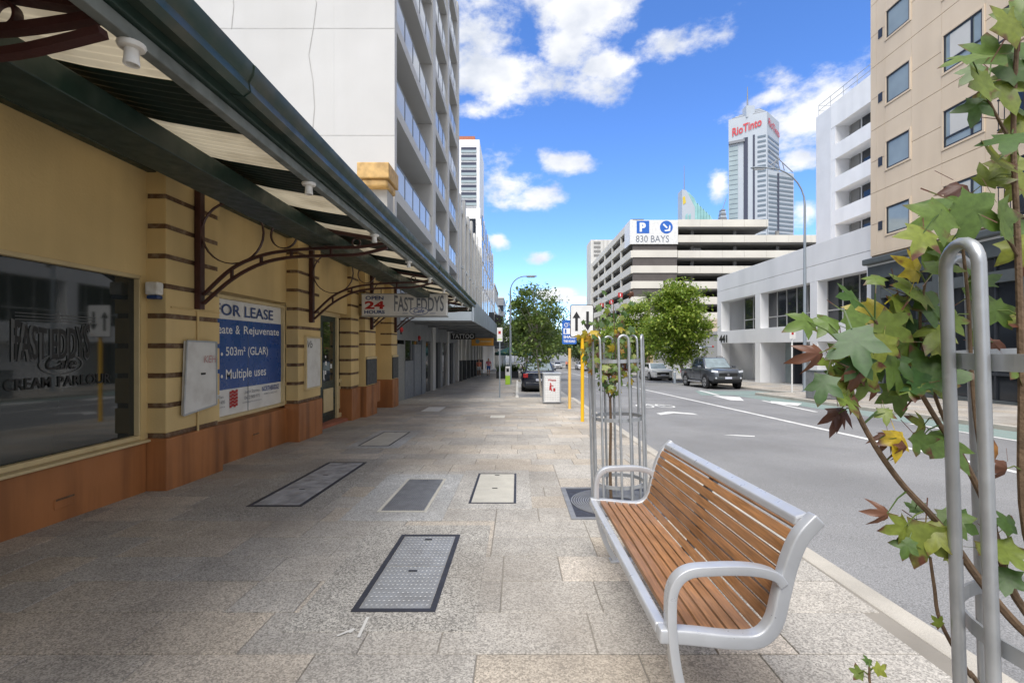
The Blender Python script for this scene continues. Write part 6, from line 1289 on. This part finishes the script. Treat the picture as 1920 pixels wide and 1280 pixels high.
# ---------------------------------------------------------------- trees
def tree(name, label, base, cc, rad_, clumps, per, lsize, m, seed, group=None, trunk_r=.11, bark='bark_grey', stems=1, clr=.34):
    r = random.Random(seed); t = thing(name, label, 'tree', base, group=group); base = Vector(base); cc = Vector(cc); rx, ry, rz = rad_
    cl = []
    while len(cl) < clumps:
        v = Vector((r.uniform(-1, 1), r.uniform(-1, 1), r.uniform(-1, 1))); l = v.length
        if .3 < l < 1: 
            taper = 1 - .35 * max(0, v.z)
            cl.append(Vector((cc.x + v.x * rx * taper, cc.y + v.y * ry * taper, cc.z + v.z * rz)))
    tb = B(); low = cc - Vector((0, 0, rz * .75))
    for s_ in range(stems):
        o_ = Vector((.35 * (s_ - (stems - 1) / 2), 0, 0)); q = spline([base, base.lerp(low, .5) + o_ * .6 + Vector((r.uniform(-.06, .06), 0, 0)), low + o_, cc + o_ * 1.5 + Vector((0, 0, rz * .2)), cc + Vector((r.uniform(-.2, .2), 0, rz * .8))], 4); n_ = len(q)
        tb.tube(q, [trunk_r * (1 - .8 * i / (n_ - 1)) for i in range(n_)], 8)
    tb.build('trunk', bark, t, smooth=True)
    lb = B()
    for c in cl[:26]:
        a = low.lerp(cc, r.uniform(.1, 1)); lb.tube([a, a.lerp(c, .5) + Vector((0, 0, .1)), c], [trunk_r * .4, trunk_r * .22, trunk_r * .08], 5)
    lb.build('limbs', bark, t, smooth=True)
    b = B(); cs = clr * min(rx, rz)
    for c in cl:
        k = r.uniform(.6, 1.25)
        for _ in range(per):
            p = c + Vector((r.gauss(0, cs * .5 * k), r.gauss(0, cs * .5 * k), r.gauss(0, cs * .36 * k))); s = lsize * r.uniform(.6, 1.3)
            a, e_ = r.uniform(0, 6.28), r.gauss(.35, .55); d = Vector((math.cos(a) * math.cos(e_), math.sin(a) * math.cos(e_), -math.sin(e_))); u_ = Vector((-math.sin(a), math.cos(a), r.uniform(-.5, .5))).normalized(); nn = d.cross(u_)
            b.add([p - d * s * .5, p + u_ * s * .34 + nn * s * .1, p + d * s * .6, p - u_ * s * .34 + nn * s * .1, ], [(0, 1, 2), (0, 2, 3)])
    b.build('crown', m, t); return t
g = 'street trees along the footpaths'
tree('plane_tree', 'slender pale-trunked plane tree rising behind the litter bin', (1.0, 20.2, zg(20.2)), (.82, 20.4, E + 1.0), (1.25, 1.2, 1.75), 46, 60, .17, 'leaf_plane', 1, g, .055, clr=.33)
tree('plane_tree', 'broad leafy plane tree beyond the navy hatchback', (1.35, 39.5, zg(39.5)), (1.35, 39.5, E + 2.0), (2.9, 2.6, 3.0), 80, 75, .24, 'leaf_plane', 2, g, .12)
tree('maple_tree', 'full round bright green street tree between pickup and white sedan', (12.5, 36.0, zg(36)), (11.95, 36.0, E + 1.85), (2.45, 2.4, 3.05), 170, 95, .23, 'leaf_maple', 3, g, .10, stems=2, clr=.30)
tree('maple_tree', 'lighter green street tree just beyond the white sedan', (12.3, 47, zg(47)), (11.9, 47, E + 1.6), (2.3, 2.4, 2.9), 120, 90, .24, 'leaf_maple', 4, g, .10)
for i, (x, y, h, rr, m, lb) in enumerate(((1.5, 56, 2.4, 2.6, 'leaf_dark', 'dark street tree beside the green cafe umbrellas'), (1.6, 72, 2.8, 3.0, 'leaf_plane', 'mid green street tree past the umbrellas on the near side'), (1.8, 92, 2.8, 3.2, 'leaf_dark', 'dark street tree far along the near side'), (2.0, 118, 3, 3.6, 'leaf_plane', 'last near-side street tree before the street end'),
    (12.3, 60, 1.2, 2.5, 'leaf_maple', 'street tree in front of the cream restaurant'), (12.3, 74, 1.4, 2.9, 'leaf_plane', 'street tree in front of the brick restaurant'), (12.2, 92, 1.2, 3.2, 'leaf_dark', 'dark street tree over the far parked white sedan'), (12.2, 114, 1.2, 3.4, 'leaf_dark', 'dark far-side street tree near the street end'), (9.5, 160, 2, 5, 'leaf_dark', 'distant dark tree on the right of the street end'), (3, 165, 2.5, 5, 'leaf_plane', 'distant green tree on the left of the street end'), (-1, 190, 3, 6, 'leaf_dark', 'distant broad dark tree closing the street on the left'), (14, 195, 3, 6, 'leaf_dark', 'distant broad dark tree closing the street on the right'))):
    tree('street_tree', lb, (x, y, zg(y)), (x, y, E + h - .4), (rr, rr, rr * .95), 60, 50, .15 + .0035 * y, m, 20 + i, g, .14)
# palm
pm = thing('palm_tree', 'fan of palm fronds rising behind the light green street tree', 'palm', (14.6, 54, zg(54))); pt = P(1217, 560, 54); B().tube([(14.6, 54, zg(54)), (14.65, 54, 1), pt], [.24, .2, .18], 10).build('trunk', 'bark_brown', pm, smooth=True)
r = random.Random(5)
for k in range(26):
    a = 2 * math.pi * k / 26 + r.uniform(-.1, .1); e0 = r.uniform(.2, 1.25); ln = r.uniform(1.5, 1.9); pts = []
    for i in range(7): s_ = i / 6; pts.append(pt + Vector((math.cos(a) * math.cos(e0) * ln * s_, math.sin(a) * math.cos(e0) * ln * s_, math.sin(e0) * ln * s_ - .75 * s_ * s_)))
    b = B(); b.tube(pts, [.02 - .0025 * i for i in range(7)], 4); sd_ = Vector((-math.sin(a), math.cos(a), 0))
    for i in range(1, 7):
        for sg_ in (-1, 1):
            for j in (0, .5):
                p = pts[i - 1].lerp(pts[i], j); d = (pts[i] - pts[i - 1]).normalized(); tip = p + sd_ * sg_ * .32 * (1 - .08 * i) + d * .25 - Vector((0, 0, .10)); b.add([p, p + d * .06, tip], [(0, 1, 2)])
    b.build('frond', 'leaf_plane', pm)
# planters and umbrellas outside the cafes
for i, (x, y) in enumerate(((-1.35, 41.5), (-.35, 42.3), (.9, 43.4))):
    t = thing('planter', ('dark planter box with spiky shrub closest to the shopfronts', 'dark planter box with spiky shrub between two other planters', 'dark planter box with spiky shrub closest to the roadway')[i], 'planter', (x, y, zg(y)), group='planters by the cafe umbrellas'); B().box(x - .45, x + .45, y - .3, y + .3, zg(y), zg(y) + .6).build('box', 'slate_panel', t, bevel=.02); b = B()
    for _ in range(260): a, l = r.uniform(0, 6.28), r.uniform(.3, .95); p = Vector((x + r.uniform(-.35, .35), y + r.uniform(-.2, .2), zg(y) + .6)); d = Vector((math.cos(a) * .45, math.sin(a) * .45, r.uniform(.4, 1))).normalized(); s_ = d.cross(Vector((0, 0, 1))).normalized() * .03; b.add([p - s_, p + s_, p + d * l], [(0, 1, 2)])
    b.build('shrub', 'leaf_dark', t)
for i, (x, y) in enumerate(((-.6, 45), (.9, 49))):
    t = thing('cafe_umbrella', ('dark green cafe umbrella standing right behind the planters', 'dark green cafe umbrella standing behind the other umbrella')[i], 'umbrella', (x, y, zg(y)), group='green cafe umbrellas'); z = zg(y); B().tube([(x, y, z), (x, y, z + 2.7)], .035, 8).build('pole', 'lamp_grey', t); n_ = 8; b = B(); b.add([(x, y, z + 2.85)] + [(x + 1.5 * math.cos(2 * math.pi * k / n_), y + 1.5 * math.sin(2 * math.pi * k / n_), z + 2.25) for k in range(n_)] + [(x + 1.5 * math.cos(2 * math.pi * k / n_), y + 1.5 * math.sin(2 * math.pi * k / n_), z + 2.02) for k in range(n_)], [(0, k + 1, (k + 1) % n_ + 1) for k in range(n_)] + [(k + 1, k + 1 + n_, (k + 1) % n_ + 1 + n_, (k + 1) % n_ + 1) for k in range(n_)]); b.build('canopy', 'canvas_green', t); B().lathe([(.25, 0), (.25, .08)], (x, y, z), n=12).build('base', 'iron_frame', t)
fl = thing('wall_banner', 'dark hanging banner on the terrace near the footpath sign post', 'banner', (-1.5, 40, E + 1.3)); q = P(934, 606, 39.5); B().poly([(q.x - .35, 39.5, q.z - .7), (q.x + .25, 39.45, q.z - .3), (q.x + .35, 39.5, q.z + .6), (q.x - .3, 39.5, q.z + .75)], (0, .03, 0)).build('cloth', 'cloth_dark', fl); B().tube([(-1.95, 39.52, q.z + .75), (q.x + .4, 39.52, q.z + .72)], .03, 6).build('pole', 'lamp_grey', fl); B().box(-2.3, -1.9, 39.4, 39.65, q.z - .4, q.z + .9).build('bracket', 'charcoal_frame', fl)

# ---------------------------------------------------------------- people
def skin_mesh(name, verts, edges, radii, m, par, sub=1):
    me = bpy.data.meshes.new(name); me.from_pydata(verts, edges, []); o = bpy.data.objects.new(name, me); col.objects.link(o); me.materials.append(M[m])
    md = o.modifiers.new('skin', 'SKIN'); md.use_smooth_shade = True
    if not me.skin_vertices: me.attributes.new('skin', 'FLOAT_VECTOR', 'POINT')
    sv = me.skin_vertices[0].data
    for i, rr in enumerate(radii): sv[i].radius = (rr[0], rr[1]) if isinstance(rr, tuple) else (rr, rr); sv[i].use_root = (i == 0)
    o.modifiers.new('sub', 'SUBSURF').levels = sub; o.modifiers['sub'].render_levels = sub
    dg = bpy.context.evaluated_depsgraph_get(); me2 = bpy.data.meshes.new_from_object(o.evaluated_get(dg)); bpy.data.objects.remove(o); me2.name = name
    if not me2.materials: me2.materials.append(M[m])
    o = bpy.data.objects.new(name, me2); col.objects.link(o); adopt(o, par, True); return o
def person(loc, rz, label, top, bottom, stride=.16, arm=.08, hgt=1.0, shorts=True):
    t = thing('person', label, 'person', loc, rz, 'people walking on the footpath'); s = stride; k = hgt
    V = [(0, 0, .95), (0, 0, 1.12), (0, .01, 1.32), (0, .01, 1.44), (0, .0, 1.53), (0, -.01, 1.64), (0, -.015, 1.74),
         (.10, 0, .90), (.11, -s * .6, .50), (.11, -s, .09), (.11, -s - .12, .04), (-.10, 0, .90), (-.11, s * .35, .50), (-.11, s * 1.2, .11), (-.11, s * 1.2 - .13, .05),
         (.19, .01, 1.40), (.24, arm, 1.13), (.25, arm - .1, .90), (.25, arm - .12, .80), (-.19, .01, 1.40), (-.24, -arm, 1.13), (-.25, -arm - .12, .92), (-.25, -arm - .15, .82)]
    Ed = [(0, 1), (1, 2), (2, 3), (3, 4), (4, 5), (5, 6), (0, 7), (7, 8), (8, 9), (9, 10), (0, 11), (11, 12), (12, 13), (13, 14), (3, 15), (15, 16), (16, 17), (17, 18), (3, 19), (19, 20), (20, 21), (21, 22)]
    Ra = [(.14, .10), (.13, .10), (.15, .11), (.12, .09), .055, (.075, .09), (.07, .08), .085, .06, .042, .04, .085, .06, .042, .04, .06, .045, .034, .03, .06, .045, .034, .03]
    V = [(x * k, y * k, z * k) for x, y, z in V]
    skin_mesh('body', V, Ed, Ra, 'skin', t)
    ti = [0, 1, 2, 3, 15, 19]; iv = lambda ids, ex: ([V[i] for i in ids] + ex)
    skin_mesh('shirt', [V[0], V[1], V[2], V[3], V[15], tuple(Vector(V[15]).lerp(Vector(V[16]), .75)), V[19], tuple(Vector(V[19]).lerp(Vector(V[20]), .75))], [(0, 1), (1, 2), (2, 3), (3, 4), (4, 5), (3, 6), (6, 7)], [(.165, .125), (.155, .12), (.175, .13), (.13, .105), .078, .068, .078, .068], top, t)
    f_ = .8 if shorts else 1; kn = 8
    skin_mesh('shorts' if shorts else 'trousers', [V[0], V[7], tuple(Vector(V[7]).lerp(Vector(V[8]), .85)), V[11], tuple(Vector(V[11]).lerp(Vector(V[12]), .85))] + ([] if shorts else [V[9], V[13]]), [(0, 1), (1, 2), (0, 3), (3, 4)] + ([] if shorts else [(2, 5), (4, 6)]), [(.16, .12), .105, .085, .105, .085] + ([] if shorts else [.06, .06]), bottom, t)
    hv = [(0, .01, 1.66 * k), (0, .01, 1.76 * k)]; skin_mesh('hair', hv, [(0, 1)], [(.082, .09), (.075, .085)], 'hair', t)
    for i in (10, 14): B().box(V[i][0] - .05, V[i][0] + .05, V[i][1] - .10, V[i][1] + .16, 0 if i == 10 else .01, .08).build('shoe', 'cloth_dark' if bottom != 'cloth_white' else 'cloth_white', t, local=True, bevel=.03)
    # hands: palm with five fingers
    for i, sx in ((18, 1), (22, -1)):
        c = Vector(V[i]); hb = B().box(c.x - .02, c.x + .02, c.y - .04, c.y + .04, c.z - .09, c.z, 0)
        for j in range(4): hb.tube([(c.x, c.y - .03 + .02 * j, c.z - .08), (c.x - sx * .01, c.y - .03 + .02 * j, c.z - .12), (c.x - sx * .03, c.y - .03 + .02 * j, c.z - .15 + .006 * abs(j - 1.4))], .009, 5)
        hb.tube([(c.x, c.y - .04, c.z - .03), (c.x - sx * .02, c.y - .07, c.z - .07)], .010, 5); hb.build('hand', 'skin', t, local=True)
    return t
a = G(898, 705); pr = person((a.x, a.y, a.z), .15, 'person in orange top and white shorts carrying a pale shopping bag', 'shirt_orange', 'cloth_white', .14, .07, .95)
bgp = thing('shopping_bag', 'pale shopping bag hanging from the hand of the walker in orange', 'bag', (a.x + .30, a.y - .05, a.z + .42)); B().box(a.x + .16, a.x + .42, a.y - .16, a.y - .02, a.z + .30, a.z + .64).build('pouch', 'cloth_white', bgp, bevel=.03); B().tube([(a.x + .20, a.y - .09, a.z + .63), (a.x + .25, a.y - .09, a.z + .74), (a.x + .32, a.y - .09, a.z + .63)], .008, 5).build('strap', 'cloth_white', bgp)
a = G(916, 704); person((a.x, a.y, a.z), -.1, 'person in pink shirt and blue shorts walking beside the walker in orange', 'shirt_pink', 'cloth_blue', .17, .1, 1.0)
person((9.4, 92, zg(92) - .12), 0, 'person in dark trousers and orange top crossing far down the road', 'shirt_orange', 'cloth_dark', .15, .08, 1.0, False)
